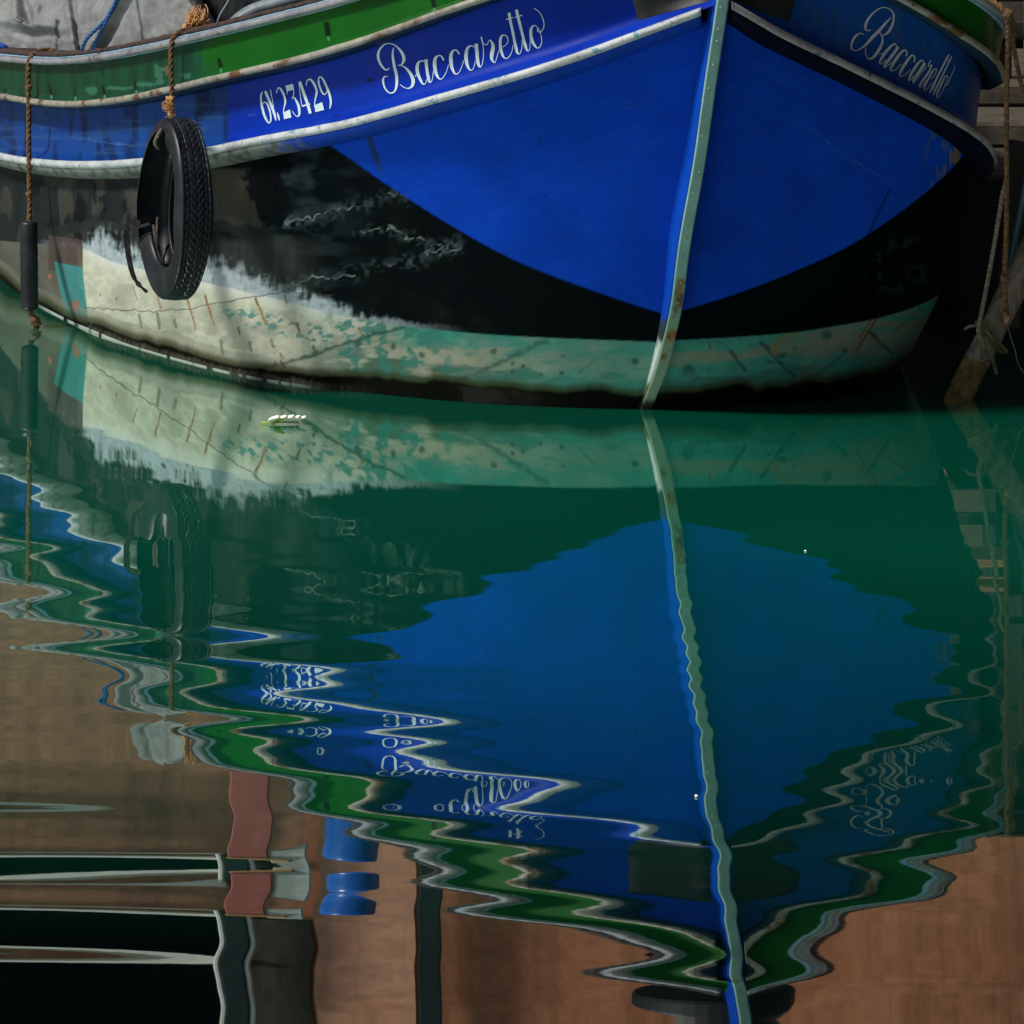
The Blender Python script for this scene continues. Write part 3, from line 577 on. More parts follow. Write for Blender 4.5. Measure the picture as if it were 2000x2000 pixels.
for side in 'LR':
    i0 = 12 if side == 'L' else 10
    o = sweep('rub_strip', side, 'rub', half_round(0.0, 0.004, 0.0150), M['rail_low' if side == 'L' else 'rail_shaded'], i0, jitter=0.004)
    base = [(0.004, 0.0105), (0.0055, -0.008), (0.002, -0.022), (-0.012, -0.040), (-0.05, -0.052), (-0.095, -0.052), (-0.095, 0.012), (-0.02, 0.0125)]
    n = len(LN[('rub', side)]); xs, ys = proj(LN[('rub', side)][i0::2]); dd = np.arange(len(xs))
    o = sweep('rub_strake', side, 'rub', base, M['panel'], i0, jitter=0.003)
    # wood shows grey where the paint has gone, blue towards the bow; right side's shade painted near black
    m = len(base); X = np.repeat(xs, m); fine = fbm(np.repeat(dd, m)*0.35, np.tile(np.arange(m), len(xs))*0.8, 91)
    if side == 'L': g = smooth01((600 - X)/90 + (fine - .5)*1.2)
    else: g = 0*X
    c = lerp(np.tile(A([0.005, 0.045, 0.38]) if side == 'L' else A([0.0008, 0.002, 0.012]), (len(X), 1)), (0.20, 0.225, 0.20), g); c = lerp(c, (0.06, 0.075, 0.07), g*smooth01((fine - 0.5)*6)*0.8)
    a = o.data.color_attributes.new('paint', 'FLOAT_COLOR', 'POINT'); a.data.foreach_set('color', np.c_[c, np.ones(len(c))].astype(np.float32).ravel())
    sweep('upper_rail', side, 'up', half_round(0.0, 0.0, 0.0125), M['rail_up'], i0, jitter=0.004)
    sweep('upper_strake', side, 'up', [(0.001, 0.010), (0.001, -0.011), (-0.02, -0.022), (-0.085 if side == 'L' else -0.045, -0.022), (-0.085 if side == 'L' else -0.045, 0.010)], M['panel'], i0)
    o = bpy.data.objects['upper_strake'] if side == 'L' else bpy.data.objects['upper_strake.001']
    nvv = len(o.data.vertices); a = o.data.color_attributes.new('paint', 'FLOAT_COLOR', 'POINT'); a.data.foreach_set('color', np.tile(A([0.01, 0.03, 0.06, 1.0], np.float32), nvv))
    sweep('cap_rail', side, 'cap', half_round(0.0, 0.0, 0.0125), M['rail_cap'], i0, jitter=0.005)
    sweep('gunwale', side, 'cap', [(-0.002, 0.0135), (-0.006, 0.018), (-0.15, 0.018), (-0.15, -0.012), (-0.012, -0.012), (-0.012, 0.0135)], M['gunwale_blue'], i0, jitter=0.004)
    sweep('gunwale_plank', side, 'cap', [(-0.014, 0.0195), (-0.012, 0.034), (-0.02, 0.039), (-0.14, 0.039), (-0.14, 0.0195)], M['gunwale'], i0, jitter=0.012)
    G = strip_grid(side, 'up', 'cap', [(0.05, 0.10), (0.95, 0.08)]); f = grid_faces(*G.shape[:2]); mesh_obj('inner_bulwark', G.reshape(-1, 3), f if side == 'L' else f[:, ::-1], M['deck'], boat)
# deck closes the hull between the two sides
dl = LN[('up', 'L')][::6] - NN[('up', 'L')][::6]*0.20 - UP*0.06; dr = LN[('up', 'R')]; dr = dr[np.linspace(0, len(dr) - 1, len(dl)).astype(int)] - NN[('up', 'R')][np.linspace(0, len(dr) - 1, len(dl)).astype(int)]*0.26 - UP*0.06
mesh_obj('deck', np.stack([dl, dr], 1).reshape(-1, 3), grid_faces(len(dl), 2), M['deck'], boat, False)

# stem post with its iron strip
sx = [(1243, 870, 799), (1262, 799, 799), (1287, 735, 806), (1307, 662, 813), (1322, 594, 820), (1336, 486, 829), (1358, 362, 836), (1371, 283, 839), (1385, 181, 843), (1398, 94, 845), (1412, 0, 847), (1426, -90, 849), (1440, -180, 850), (1455, -290, 852), (1462, -350, 853)]
sp = curve3(P(*A(sx, float).T), 220)
T = np.gradient(sp, axis=0); T /= np.linalg.norm(T, axis=1)[:, None]; NF = np.cross(T, WID); NF *= np.sign((NF @ FWD))[:, None]
def stem_part(name, prof, mat, paint=None, i0=0, i1=None):
    p, nf = sp[i0:i1], NF[i0:i1]; V = np.stack([p + WID*a + nf*b for a, b in prof], 1); m = len(prof)
    f = [tuple(q) for q in grid_faces(len(p), m, True)] + [tuple(range(m))[::-1], tuple(range((len(p)-1)*m, len(p)*m))]
    v = V.reshape(-1, 3); return mesh_obj(name, v, f, mat, boat if name == 'stem_post' else post, True, None if paint is None else paint(*proj(v), v))
def stem_paint(x, y, v):
    c = np.tile(A([0.003, 0.055, 0.42]), (len(x), 1)); fine = fbm(x/8, y/8, 95)
    c = lerp(c, (0.03, 0.045, 0.055), smooth01((y - 622)/5)); c = lerp(c, (0.46, 0.54, 0.52), smooth01((y - 664)/8)); c = lerp(c, (0.16, 0.13, 0.06), smooth01((y - 742)/14)); c = lerp(c, (0.01, 0.012, 0.006), smooth01((y - 765)/10)); return c
post = None
post = stem_part('stem_post', [(-0.026, -0.01), (-0.028, -0.05), (-0.030, -0.14), (0.030, -0.14), (0.028, -0.05), (0.026, -0.01), (0.024, -0.004), (-0.024, -0.004)], M['panel'], stem_paint)
def strip_paint(x, y, v):
    fine = fbm(x/6, y/9, 97); med = fbm(x/14, y/22, 98)
    c = np.tile(A([0.24, 0.44, 0.40]), (len(x), 1))*(0.85 + 0.3*med)[:, None]; c = lerp(c, (0.10, 0.36, 0.33), smooth01((y - 480)/120)*0.7); c = lerp(c, (0.20, 0.26, 0.14), smooth01((y - 590)/60)*0.7)
    sx_ = np.interp(y, [0, 181, 362, 486, 594, 662, 735, 800], [1412, 1385, 1358, 1336, 1322, 1307, 1287, 1265])
    u = x - sx_
    rust = smooth01((10 + 5*(fine - .5) - np.abs(u - 2))/6)*smooth01((y - 540)/8)*smooth01((640 - y)/60)
    rust = np.maximum(rust, smooth01((13 - np.hypot(u - 3, (y - 655)*0.8))/7)); rust = np.maximum(rust, smooth01((8 - np.hypot(u, (y - 698)*0.7))/5)*0.9); rust = np.maximum(rust, smooth01((3 - np.hypot(u - 2, y - 462))/2))
    c = lerp(c, (0.26, 0.11, 0.02), rust*0.9); c = lerp(c, (0.045, 0.018, 0.008), smooth01((fine - 0.52)*9)*rust*0.9)
    c = lerp(c, (0.012, 0.014, 0.007), smooth01((y - 775)/14)); return c
M['strip'] = painted('stem_strip_paint', 0.35, 0.5, 0.004, 40)
stem_part('stem_strip', [(-0.020, -0.0035), (-0.020, 0.001), *[(q, 0.004) for q in np.linspace(-0.017, 0.017, 11)], (0.020, 0.001), (0.020, -0.0035)], M['strip'], strip_paint)
for y in list(range(-40, 640, 46)):
    i = int(np.argmin(np.abs(proj(sp)[1] - y - random.uniform(-20, 20)))); mb = MB(); mb.blob(sp[i] + NF[i]*0.004 + WID*random.uniform(-0.006, 0.006), (0.0034, 0.0034, 0.0034), y, 5, 0.1); mb.build('bolt_head', M['stem'], post)

# bow cap: dark timber knee where both bulwarks meet the stem
hd = P(1452, -292, 853); mb = MB(); n = 40; V = []
for dz, sc in ((-0.03, 0.90), (-0.02, 0.97), (0.0, 1.0), (0.07, 1.0), (0.085, 0.97), (0.09, 0.90)):
    for i in range(n):
        a = 2*math.pi*i/n; V.append(hd - FWD*0.37 + WID*(0.27*sc*math.sin(a)) + FWD*(0.27*sc*math.cos(a)) + UP*dz)
mb.add(V, [(i*n + k, i*n + (k+1) % n, (i+1)*n + (k+1) % n, (i+1)*n + k) for i in range(5) for k in range(n)] + [tuple(range(n))[::-1], tuple(5*n + k for k in range(n))])
mb.build('bow_knee', M['black'], boat, False)

# ------------------------------------------------------------------ lettering and pads painted on the panel
def inverter(G):
    X, Y = proj(G)
    def inv(px, py):
        d = (X - px)**2 + (Y - py)**2; i, j = np.unravel_index(np.argmin(d), d.shape); i = min(max(i, 1), X.shape[0]-2); j = min(max(j, 1), X.shape[1]-2)
        J = A([[(X[i+1, j]-X[i-1, j])/2, (X[i, j+1]-X[i, j-1])/2], [(Y[i+1, j]-Y[i-1, j])/2, (Y[i, j+1]-Y[i, j-1])/2]])
        try: a, b = np.linalg.solve(J, A([px - X[i, j], py - Y[i, j]]))
        except Exception: a = b = 0
        a, b = np.clip(a, -3, 3), np.clip(b, -3, 3)
        du, dv = (G[i+1, j]-G[i-1, j])/2, (G[i, j+1]-G[i, j-1])/2; n = np.cross(du, dv); n /= np.linalg.norm(n)
        if n[1] > 0: n = -n
        return G[i, j] + a*du + b*dv, n
    return inv
INV = {s: inverter(PANEL[s][:NT[s]]) for s in 'LR'}
def catmull2(p, k=6):
    p = A(p, float)
    if len(p) < 3: return np.linspace(p[0], p[-1], 8)
    c = np.r_[0, np.cumsum(np.hypot(*np.diff(p[:, :2], axis=0).T)**0.5)]
    return nspline(c, p, np.linspace(0, c[-1], k*(len(p) - 1) + 1))
def strokes(name, side, S, scale, ox, oy, mat, polys=(), off=0.0015, wmul=1.0):
    mb = MB(); inv = INV[side]
    for si, s in enumerate(S):
        q = catmull2(s); w_ = np.maximum(q[:, 2], 6)*wmul/2
        t = np.gradient(q[:, :2], axis=0); t /= np.linalg.norm(t, axis=1)[:, None] + 1e-9; n = np.c_[-t[:, 1], t[:, 0]]
        V = []; e = off + 0.00015*(si % 5)
        for a, b, ww in zip(q[:, :2], n, w_):
            for sg in (-1, 0, 1):
                p = a + b*ww*sg; P3, nn = inv(ox + p[0]*scale, oy + p[1]*scale); V.append(P3 + nn*e)
        mb.add(V, grid_faces(len(q), 3))
    for pl in polys:
        pl = A(pl, float); V = []; m = 8
        for i in range(m + 1):
            for j in range(m + 1):
                a, b = i/m, j/m; p = pl[0]*(1-a)*(1-b) + pl[1]*a*(1-b) + pl[2]*a*b + pl[3]*(1-a)*b; P3, nn = inv(ox + p[0]*scale, oy + p[1]*scale); V.append(P3 + nn*(off + 0.0008))
        mb.add(V, grid_faces(m + 1, m + 1))
    return mb.build(name, mat, boat)
K1 = 200/1932; dx = 1545.6
NAME_A = [
 [(385,895,8),(365,960,25),(362,1050,40),(375,1150,48),(400,1280,55),(430,1400,55),(440,1500,52),(438,1580,50),(425,1660,40),(390,1730,30),(320,1755,22),(260,1720,24),(210,1650,30),(185,1560,35),(182,1500,35),(205,1450,24),(240,1438,14),(280,1443,8)],
 [(300,1275,10),(270,1310,20),(230,1315,28),(180,1275,35),(130,1200,42),(95,1110,45),(88,1030,45),(110,950,38),(160,880,30),(230,828,20),(300,820,14),(370,835,16),(430,870,22),(490,930,38),(540,1000,52),(570,1080,58),(570,1140,55),(545,1200,35),(510,1230,12)],
 [(465,1228,14),(530,1238,14),(600,1275,30),(660,1335,48),(710,1410,58),(745,1500,65),(745,1580,60),(715,1640,40),(650,1668,18),(580,1650,14),(505,1595,12)],
 [(780,1445,12),(800,1425,12),(815,1395,12)],
 [(985,1195,12),(950,1155,16),(900,1150,22),(850,1180,40),(828,1240,60),(825,1320,62),(845,1410,60),(880,1490,50),(915,1560,38),(950,1592,22),(985,1570,14),(1003,1500,12)],
 [(990,1120,62),(995,1200,58),(1005,1300,54),(1020,1400,54),(1040,1490,50),(1060,1550,30),(1090,1540,16),(1115,1460,12),(1130,1340,12)],
 [(1325,1140,28),(1300,1090,30),(1270,1052,20),(1225,1050,22),(1180,1080,45),(1155,1150,65),(1155,1250,68),(1170,1350,60),(1200,1430,48),(1240,1485,28),(1285,1488,16),(1335,1430,14),(1380,1340,12),(1415,1220,12)],
 [(1620,1020,28),(1590,975,26),(1560,945,20),(1520,945,26),(1480,985,50),(1460,1060,66),(1460,1150,68),(1475,1260,58),(1505,1340,45),(1545,1395,26),(1590,1390,16),(1640,1320,12),(1675,1230,12),(1700,1140,12)]]
NAME_B = [
 [(355,900,12),(330,868,16),(285,865,24),(230,905,45),(205,990,62),(200,1090,68),(215,1190,60),(240,1270,45),(280,1322,24),(320,1315,14),(355,1250,12),(375,1150,12)],
 [(392,825,68),(400,930,66),(410,1040,62),(420,1150,60),(440,1230,48),(465,1268,22),(495,1235,14),(520,1140,13),(530,1020,13),(528,920,14),(515,820,18),(500,760,24),(490,690,22)],
 [(512,790,14),(545,830,14),(580,845,16),(610,815,14),(645,752,14),(680,790,36),(705,850,60),(705,920,66),(690,1000,72),(680,1080,62),(695,1140,40),(740,1182,16),(765,1130,12),(795,1030,12),(820,940,12)],
 [(890,885,10),(940,855,14),(985,800,16),(990,740,16),(960,680,18),(910,660,20),(865,690,42),(845,760,52),(845,840,52),(855,930,55),(880,1020,46),(910,1080,30),(955,1105,16),(1010,1070,14),(1060,980,12),(1085,850,12)],
 [(1010,240,56),(1025,340,52),(1050,470,50),(1085,620,50),(1105,720,50),(1125,830,54),(1150,930,52),(1170,1000,36),(1200,1020,18),(1235,970,14),(1255,870,12),(1258,760,12)],
 [(1150,180,56),(1170,280,54),(1205,420,52),(1240,560,50),(1270,680,50),(1300,800,54),(1330,900,48),(1355,955,24),(1385,955,14),(1405,880,12),(1412,760,12)],
 [(955,365,16),(1025,347,15),(1095,330,14)], [(1120,325,18),(1190,305,17),(1255,285,18)],
 [(1545,520,12),(1500,480,14),(1460,490,28),(1425,550,52),(1420,640,58),(1435,740,60),(1470,820,50),(1510,880,32),(1550,908,18),(1595,880,14),(1625,800,14),(1620,700,14),(1600,620,14),(1575,560,14),(1545,520,14)],
 [(1545,540,14),(1555,590,20),(1595,605,20),(1640,565,16),(1668,490,18),(1660,390,16),(1620,290,14),(1560,210,12),(1485,155,14)]]
NAME_L = NAME_A + [[(a + dx, b, c) for a, b, c in s] for s in NAME_B]
strokes('boat_name', 'L', NAME_L, K1, 730, 0, M['letter'])
NUM = [
 [(250,520,10),(225,580,30),(218,660,40),(230,780,48),(255,900,50),(290,1020,48),(335,1120,42),(385,1180,26),(418,1150,30),(425,1060,32),(410,960,34),(375,840,34),(330,760,26),(290,745,18),(270,780,14)],
 [(310,515,50),(370,660,55),(430,800,55),(490,960,55),(535,1130,22)], [(420,485,18),(450,650,14),(488,850,12)], [(562,960,10),(585,1040,35),(610,1130,20)],
 [(552,560,14),(560,490,18),(600,445,28),(650,490,42),(700,590,45),(728,690,45),(730,760,36),(710,850,22),(695,940,20),(698,1000,20)],
 [(890,370,16),(905,500,16),(900,600,18),(870,680,14)], [(870,680,14),(910,645,18),(960,720,42),(1005,820,50),(1022,920,52),(1020,1010,40),(985,1045,20),(920,1000,14),(875,930,10)],
 [(1030,320,60),(1080,450,60),(1140,620,60),(1195,780,60),(1255,985,60)], [(1015,360,10),(1040,560,14),(1080,820,14)], [(1080,830,26),(1170,805,30),(1250,785,34)],
 [(1170,400,12),(1180,320,18),(1230,265,26),(1290,300,44),(1345,390,48),(1385,500,46),(1380,590,38),(1355,690,24),(1345,780,20),(1350,860,20)],
 [(1600,510,16),(1585,560,16),(1545,585,22),(1490,520,36),(1445,400,40),(1425,290,34),(1450,215,22),(1500,240,30),(1560,340,44)], [(1550,320,40),(1620,480,48),(1665,620,46),(1682,720,42),(1680,800,34),(1658,885,12)]]
NUMP = [[(690,965),(830,900),(858,1070),(705,1105)], [(735,405),(880,360),(900,480),(775,520)], [(752,480),(790,490),(778,530),(772,590)], [(1350,810),(1505,745),(1545,910),(1360,955)]]
strokes('registration_number', 'L', NUM, 180/1932, 490, 130, M['letter'], NUMP)
NAME_R = [
 [(430,480,10),(380,500,18),(340,480,26),(335,430,34),(360,350,36),(410,270,30),(480,195,24),(560,140,18),(640,118,14),(720,140,16),(780,190,22),(800,250,24),(795,340,28),(765,430,34),(720,510,34),(665,560,24),(620,570,14)],
 [(765,280,8),(700,340,26),(620,430,38),(540,520,44),(460,600,44),(380,690,36),(300,765,24),(220,815,14),(150,825,14),(110,795,24),(105,740,30),(130,660,34),(175,590,30),(230,550,18),(280,548,14),(312,570,8)],
 [(570,525,14),(600,580,16),(618,640,24),(605,710,34),(570,790,42),(520,870,44),(460,940,36),(400,965,20),(360,935,12),(335,860,12),(340,775,10)],
 [(560,885,10),(585,882,10),(610,870,10)],
 [(845,760,14),(830,725,18),(790,725,26),(720,790,38),(650,870,42),(600,950,38),(570,1010,28),(575,1050,14),(620,1030,12),(680,970,10)],
 [(875,765,40),(810,860,42),(740,950,42),(680,1030,40),(645,1085,34),(650,1108,14),(700,1080,12),(770,1010,10)],
 [(1000,920,18),(1015,860,20),(990,820,20),(940,840,30),(870,920,40),(810,1010,40),(765,1090,34),(750,1150,16),(800,1155,12),(870,1100,10),(930,1040,10)],
 [(1130,1015,18),(1145,950,20),(1120,905,20),(1080,920,28),(1010,1010,40),(950,1100,40),(910,1180,32),(895,1240,16),(940,1245,12),(1010,1200,10),(1070,1130,10)],
 [(1290,1030,12),(1270,985,16),(1230,1000,28),(1160,1090,38),(1100,1180,38),(1060,1260,30),(1045,1320,16),(1080,1300,10),(1120,1240,10)],
 [(1310,1030,38),(1250,1120,40),(1190,1210,38),(1130,1300,34),(1115,1350,20),(1150,1330,10),(1240,1210,10),(1340,1090,8)],
 [(1410,985,14),(1370,1060,14),(1372,1090,12),(1405,1065,10),(1425,1060,12),(1400,1130,24),(1340,1230,30),(1270,1320,26),(1225,1400,22),(1230,1430,12),(1280,1380,8),(1330,1300,8)],
 [(1410,1290,8),(1460,1240,10),(1500,1160,12),(1495,1125,12),(1450,1150,20),(1390,1250,26),(1330,1360,26),(1300,1440,20),(1310,1485,10),(1370,1430,8),(1420,1360,8)],
 [(1705,890,22),(1620,1050,24),(1530,1230,26),(1450,1390,26),(1385,1525,18)], [(1750,920,18),(1680,1060,20),(1590,1250,22),(1500,1430,24),(1445,1555,18)],
 [(1385,1525,10),(1430,1470,8),(1480,1380,8)], [(1650,955,10),(1672,965,10),(1695,975,10)], [(1690,990,10),(1712,1000,10),(1735,1010,10)],
 [(1690,1250,10),(1660,1240,14),(1600,1330,22),(1540,1460,24),(1505,1560,20),(1515,1605,12),(1570,1540,10),(1620,1440,10),(1660,1340,8),(1690,1250,8)],
 [(1640,1385,10),(1660,1395,12),(1720,1280,10),(1780,1150,8),(1805,1060,6)]]
strokes('boat_name', 'R', NAME_R, 230/1932, 1650, 0, M['letter_dull'], wmul=1.15)
def pad(side, corners):
    mb = MB(); m = 14; V = []; c = A(corners, float)
    for e in (0.001, 0.010):
        for i in range(m + 1):
            for j in range(m + 1):
                a, b = i/m, j/m; ins = 0.06*min(a, 1-a, b, 1-b); p = c[0]*(1-a)*(1-b) + c[1]*a*(1-b) + c[2]*a*b + c[3]*(1-a)*b
                P3, nn = INV[side](*p); V.append(P3 + nn*(e*smooth01(min(a, 1-a, b, 1-b)*8 + 0.15)))
    f = np.r_[grid_faces(m+1, m+1), grid_faces(m+1, m+1)[:, ::-1] + (m+1)**2]
    return mesh_obj('anchor_pad', A(V), f, M['black'], boat)
pad('L', [(1222, -52), (1388, -92), (1386, 2), (1246, 40)])
pad('R', [(1432, -96), (1566, -32), (1540, 44), (1430, 0)])

# ------------------------------------------------------------------ fender tyre and its frayed rope
def hull_normal_at(x):
    X, _ = proj(LN[('rub', 'L')][:NT['L']]); i = int(np.argmin(np.abs(X - x))); return NN[('rub', 'L')][i]
def build_tyre():
    n = hull_normal_at(340); n = n/np.linalg.norm(n)
    c = P(341, 408, 764)
    ax = A([-0.92, -0.40, 0.03]); ax /= np.linalg.norm(ax)
    th_dir = np.cross(UP, ax); th_dir /= np.linalg.norm(th_dir); upv = np.cross(ax, th_dir)
    root = thing('tyre_fender', 'worn black car tyre hung on a frayed orange rope against the hull', 'tyre', tuple(c))
    prof = [(-0.050, 0.186), (-0.062, 0.190), (-0.074, 0.205), (-0.086, 0.228), (-0.088, 0.250), (-0.082, 0.270), (-0.072, 0.283), (-0.060, 0.289)]
    tread = [(-0.060 + 0.120*i/30, 0.2915) for i in range(31)]
    outer = prof + tread + [(-a, r) for a, r in prof[::-1]]
    inner = [(0.044, 0.188), (0.056, 0.204), (0.070, 0.228), (0.073, 0.250), (0.062, 0.272), (0.035, 0.279), (0.0, 0.280), (-0.035, 0.279), (-0.062, 0.272), (-0.073, 0.250), (-0.070, 0.228), (-0.056, 0.204), (-0.044, 0.188)]
    pr = outer + inner; no = len(prof); m = 420; V = []
    for i in range(m):
        a = 2*math.pi*i/m; sag = 1 + 0.10*math.cos(a)**2*(1 if math.cos(a) < 0 else 0.8); sq = 1 - 0.13*abs(math.sin(a))
        for k, (o, r) in enumerate(pr):
            rr = r
            if no <= k < no + 31:
                q = k - no; u = q/30; rib = min(abs(u - g) for g in (0.2, 0.5, 0.8)) < 0.025
                ph = (i/m*66 + 0.5*math.sin(u*9) + (0.5 if 0.2 < u < 0.5 else 0) + (0.25 if u > 0.8 else 0)) % 1
                rr = r - (0.006 if (rib or ph < 0.2) else 0) - 0.006*abs(u - 0.5)
            rr += 0.004*math.sin(3*a + 1)
            V.append(c + th_dir*(rr*math.sin(a)*sq*1.02) + upv*(rr*math.cos(a)*sag) + (ax*math.cos(0.22*math.cos(a)) + th_dir*math.sin(0.30*math.cos(a)))*(o*0.76*(1 - 0.25*max(0, -math.cos(a)))))
    fc = grid_faces(m + 1, len(pr), True); k = fc[:, 0] % len(pr); ang = (fc[:, 0]//len(pr))/m*360.0; ang = np.where(ang > 180, ang - 360, ang)
    side_ = A([o for o, r in pr])[k] > 0.035; low_r = A([r for o, r in pr])[k] < 0.268
    edge = 8*np.sin(ang/3.0) + 5*np.sin(ang*1.3)
    torn = side_ & low_r & (ang > -118 + edge) & (ang < 14 + edge)          # this stretch of sidewall has been cut away
    mesh_obj('tyre', A(V), fc[~torn] % (m*len(pr)), M['rubber'], root)
    # torn bead hanging from the open side
    q = [(274, 434), (258, 440), (248, 450), (250, 490), (257, 528), (268, 552), (288, 571)]
    pts = curve3([at_depth(a, b, c[1] - 0.16) for a, b in q], 60); mb = MB(); V = []
    T = np.gradient(pts, axis=0); T /= np.linalg.norm(T, axis=1)[:, None]
    for i, p in enumerate(pts):
        s = np.cross(T[i], A([0.2, -1, 0.1])); s /= np.linalg.norm(s); w_ = 0.0115*(1 - 0.6*(i/59)**3)*(0.9 + 0.25*math.sin(i*0.9)*(i > 45)); d = np.cross(T[i], s)
        V += [p + s*w_ + d*0.004, p + s*w_ - d*0.004, p - s*w_ - d*0.004, p - s*w_ + d*0.004]
    mb.add(V, [(i*4 + k, (i+1)*4 + k, (i+1)*4 + (k+1) % 4, i*4 + (k+1) % 4) for i in range(59) for k in range(4)] + [(3,2,1,0), (236,237,238,239)])
    mb.build('torn_bead', M['rubber_worn'], root, False)
    mb = MB()
    for x0, y0, x1, y1 in ((308, 425, 312, 500), (300, 440, 316, 508), (330, 478, 318, 512)):
        mb.tube(curve3([at_depth(x0, y0, c[1] - 0.02), at_depth((x0+x1)/2 - 3, (y0+y1)/2, c[1] - 0.06), at_depth(x1, y1, c[1] - 0.05)], 14), 0.006, 6)
    mb.build('loose_cords', M['rubber_worn'], root)
    return c, ax
tyre_c, tyre_ax = build_tyre()
def yd(x): 
    X, _ = proj(LN[('cap', 'L')][:NT['L']]); i = int(np.argmin(np.abs(X - x))); return LN[('cap', 'L')][i, 1]
D = yd(334)
pts = [at_depth(372, 52, D + 0.03), at_depth(356, 60, D - 0.03), at_depth(343, 68, D - 0.045), at_depth(336, 82, D - 0.055), at_depth(334, 110, D - 0.06), at_depth(335, 150, D - 0.065), at_depth(336, 190, D - 0.07), at_depth(334, 232, D - 0.08)]
rt = thing('frayed_rope', 'frayed orange and brown rope tied over the gunwale and holding the car tyre', 'rope', tuple(pts[-1]))
mb = MB(); mb.rope(pts, 0.0095); mb.build('line', M['rope_brown'], rt)
mb = MB()
mb.blob(at_depth(332, 194, D - 0.085), (0.017, 0.016, 0.012), 1, 10, 0.3); mb.blob(at_depth(331, 207, D - 0.085), (0.016, 0.016, 0.015), 2, 10, 0.35); mb.blob(at_depth(335, 221, D - 0.085), (0.013, 0.013, 0.015), 3, 10, 0.35)
for i in range(30):
    a = at_depth(331 + random.uniform(-4, 4), 200 + random.uniform(-8, 22), D - 0.095); mb.tube(curve3([a, a + A([random.uniform(-.018, .018), -.01, random.uniform(-.012, .012)]), a + A([random.uniform(-.022, .022), -.012, random.uniform(-.03, .02)])], 6), 0.0012, 4)
mb.build('knot', M['rope_orange'], rt)
mb = MB(); tt = tyre_c[1]
mb.rope([at_depth(336, 228, D - 0.09), at_depth(322, 246, D - 0.13), at_depth(310, 262, tt - 0.15), at_depth(303, 276, tt - 0.14), at_depth(309, 290, tt - 0.10)], 0.0065)
mb.rope([at_depth(334, 228, D - 0.09), at_depth(346, 240, D - 0.12), at_depth(354, 250, tt - 0.02)], 0.0065); mb.build('loop', M['rope_grey'], rt)
mb = MB()
for i in range(70):
    r = random.Random(i); a = at_depth(372 + r.uniform(-12, 30), 55 - r.uniform(-2, 8) - 0.28*(r.uniform(0, 20)), D - 0.02 + r.uniform(-.05, .02)); t0 = i % 4
    tip = at_depth(375 + r.uniform(0, 26), 8 + r.uniform(0, 26), D + r.uniform(-.04, .04)) if t0 else at_depth(364 + r.uniform(-2, 40), 46 + r.uniform(-8, 6), D - 0.05)
    mid = (a + tip)/2 + A([r.uniform(-.022, .022), r.uniform(-.03, .03), r.uniform(-.01, .02)])
    mb.tube(curve3([a, mid, tip], 9), np.linspace(0.0034, 0.0016, 9), 5)
for i in range(10):
    r = random.Random(100 + i); a = 362 + i*4; mb.blob(at_depth(a, 55 - i*0.9 + r.uniform(-4, 3), D - 0.03), (0.012, 0.014, 0.009), i, 6, 0.4)
mb.build('frayed_end', M['rope_orange'], rt)

# ------------------------------------------------------------------ long black fender on the left
D = yd(55)
fr = thing('cylinder_fender', 'long black tubular fender hanging close to the water on a brown rope', 'fender', tuple(at_depth(56, 520, D - 0.12)))
top = at_depth(56, 432, D - 0.12); bot = at_depth(58, 606, D - 0.14); ln = np.linalg.norm(top - bot)
mb = MB(); zz = np.r_[0, 0.01, 0.03, np.linspace(0.06, 0.94, 16), 0.97, 0.99, 1]; rr = np.r_[0.012, 0.030, 0.0345, np.full(16, 0.0350), 0.034, 0.026, 0.010]
mb.tube(top + (bot - top)*zz[:, None], rr*(1 + 0.03*np.sin(zz*40)), 24); mb.build('body', M['rubber'], fr)
mb = MB(); mb.rope([bot, at_depth(66, 622, D - 0.14), at_depth(70, 634, D - 0.13), at_depth(73, 641, D - 0.13)], 0.011); mb.blob(at_depth(69, 626, D - 0.14), (0.022, 0.02, 0.022), 4, 9, 0.4); mb.build('tail_knot', M['rope_brown'], fr)
fp = thing('fender_rope', 'brown rope hooked over the gunwale and dropping to the black tubular fender', 'rope', tuple(at_depth(56, 300, D - 0.06)))
mb = MB(); mb.rope([at_depth(102, 99, D + 0.03), at_depth(90, 98, D), at_depth(74, 101, D - 0.03), at_depth(62, 109, D - 0.045), at_depth(57, 122, D - 0.05), at_depth(55, 150, D - 0.055), at_depth(56, 190, D - 0.06), at_depth(56, 250, D - 0.075), at_depth(57, 330, D - 0.09), at_depth(58, 390, D - 0.10), at_depth(57, 436, D - 0.12)], 0.0105); mb.build('line', M['rope_brown'], fp)
for p_, r_, k_ in ((at_depth(101, 99, D + 0.02), (0.016, 0.02, 0.011), 8), (at_depth(56, 172, D - 0.065), (0.013, 0.013, 0.016), 9), (at_depth(58, 379, D - 0.10), (0.014, 0.014, 0.012), 10)):
    mb = MB(); mb.blob(p_, r_, k_, 8, 0.35); mb.build('knot', M['rope_brown'], fp)

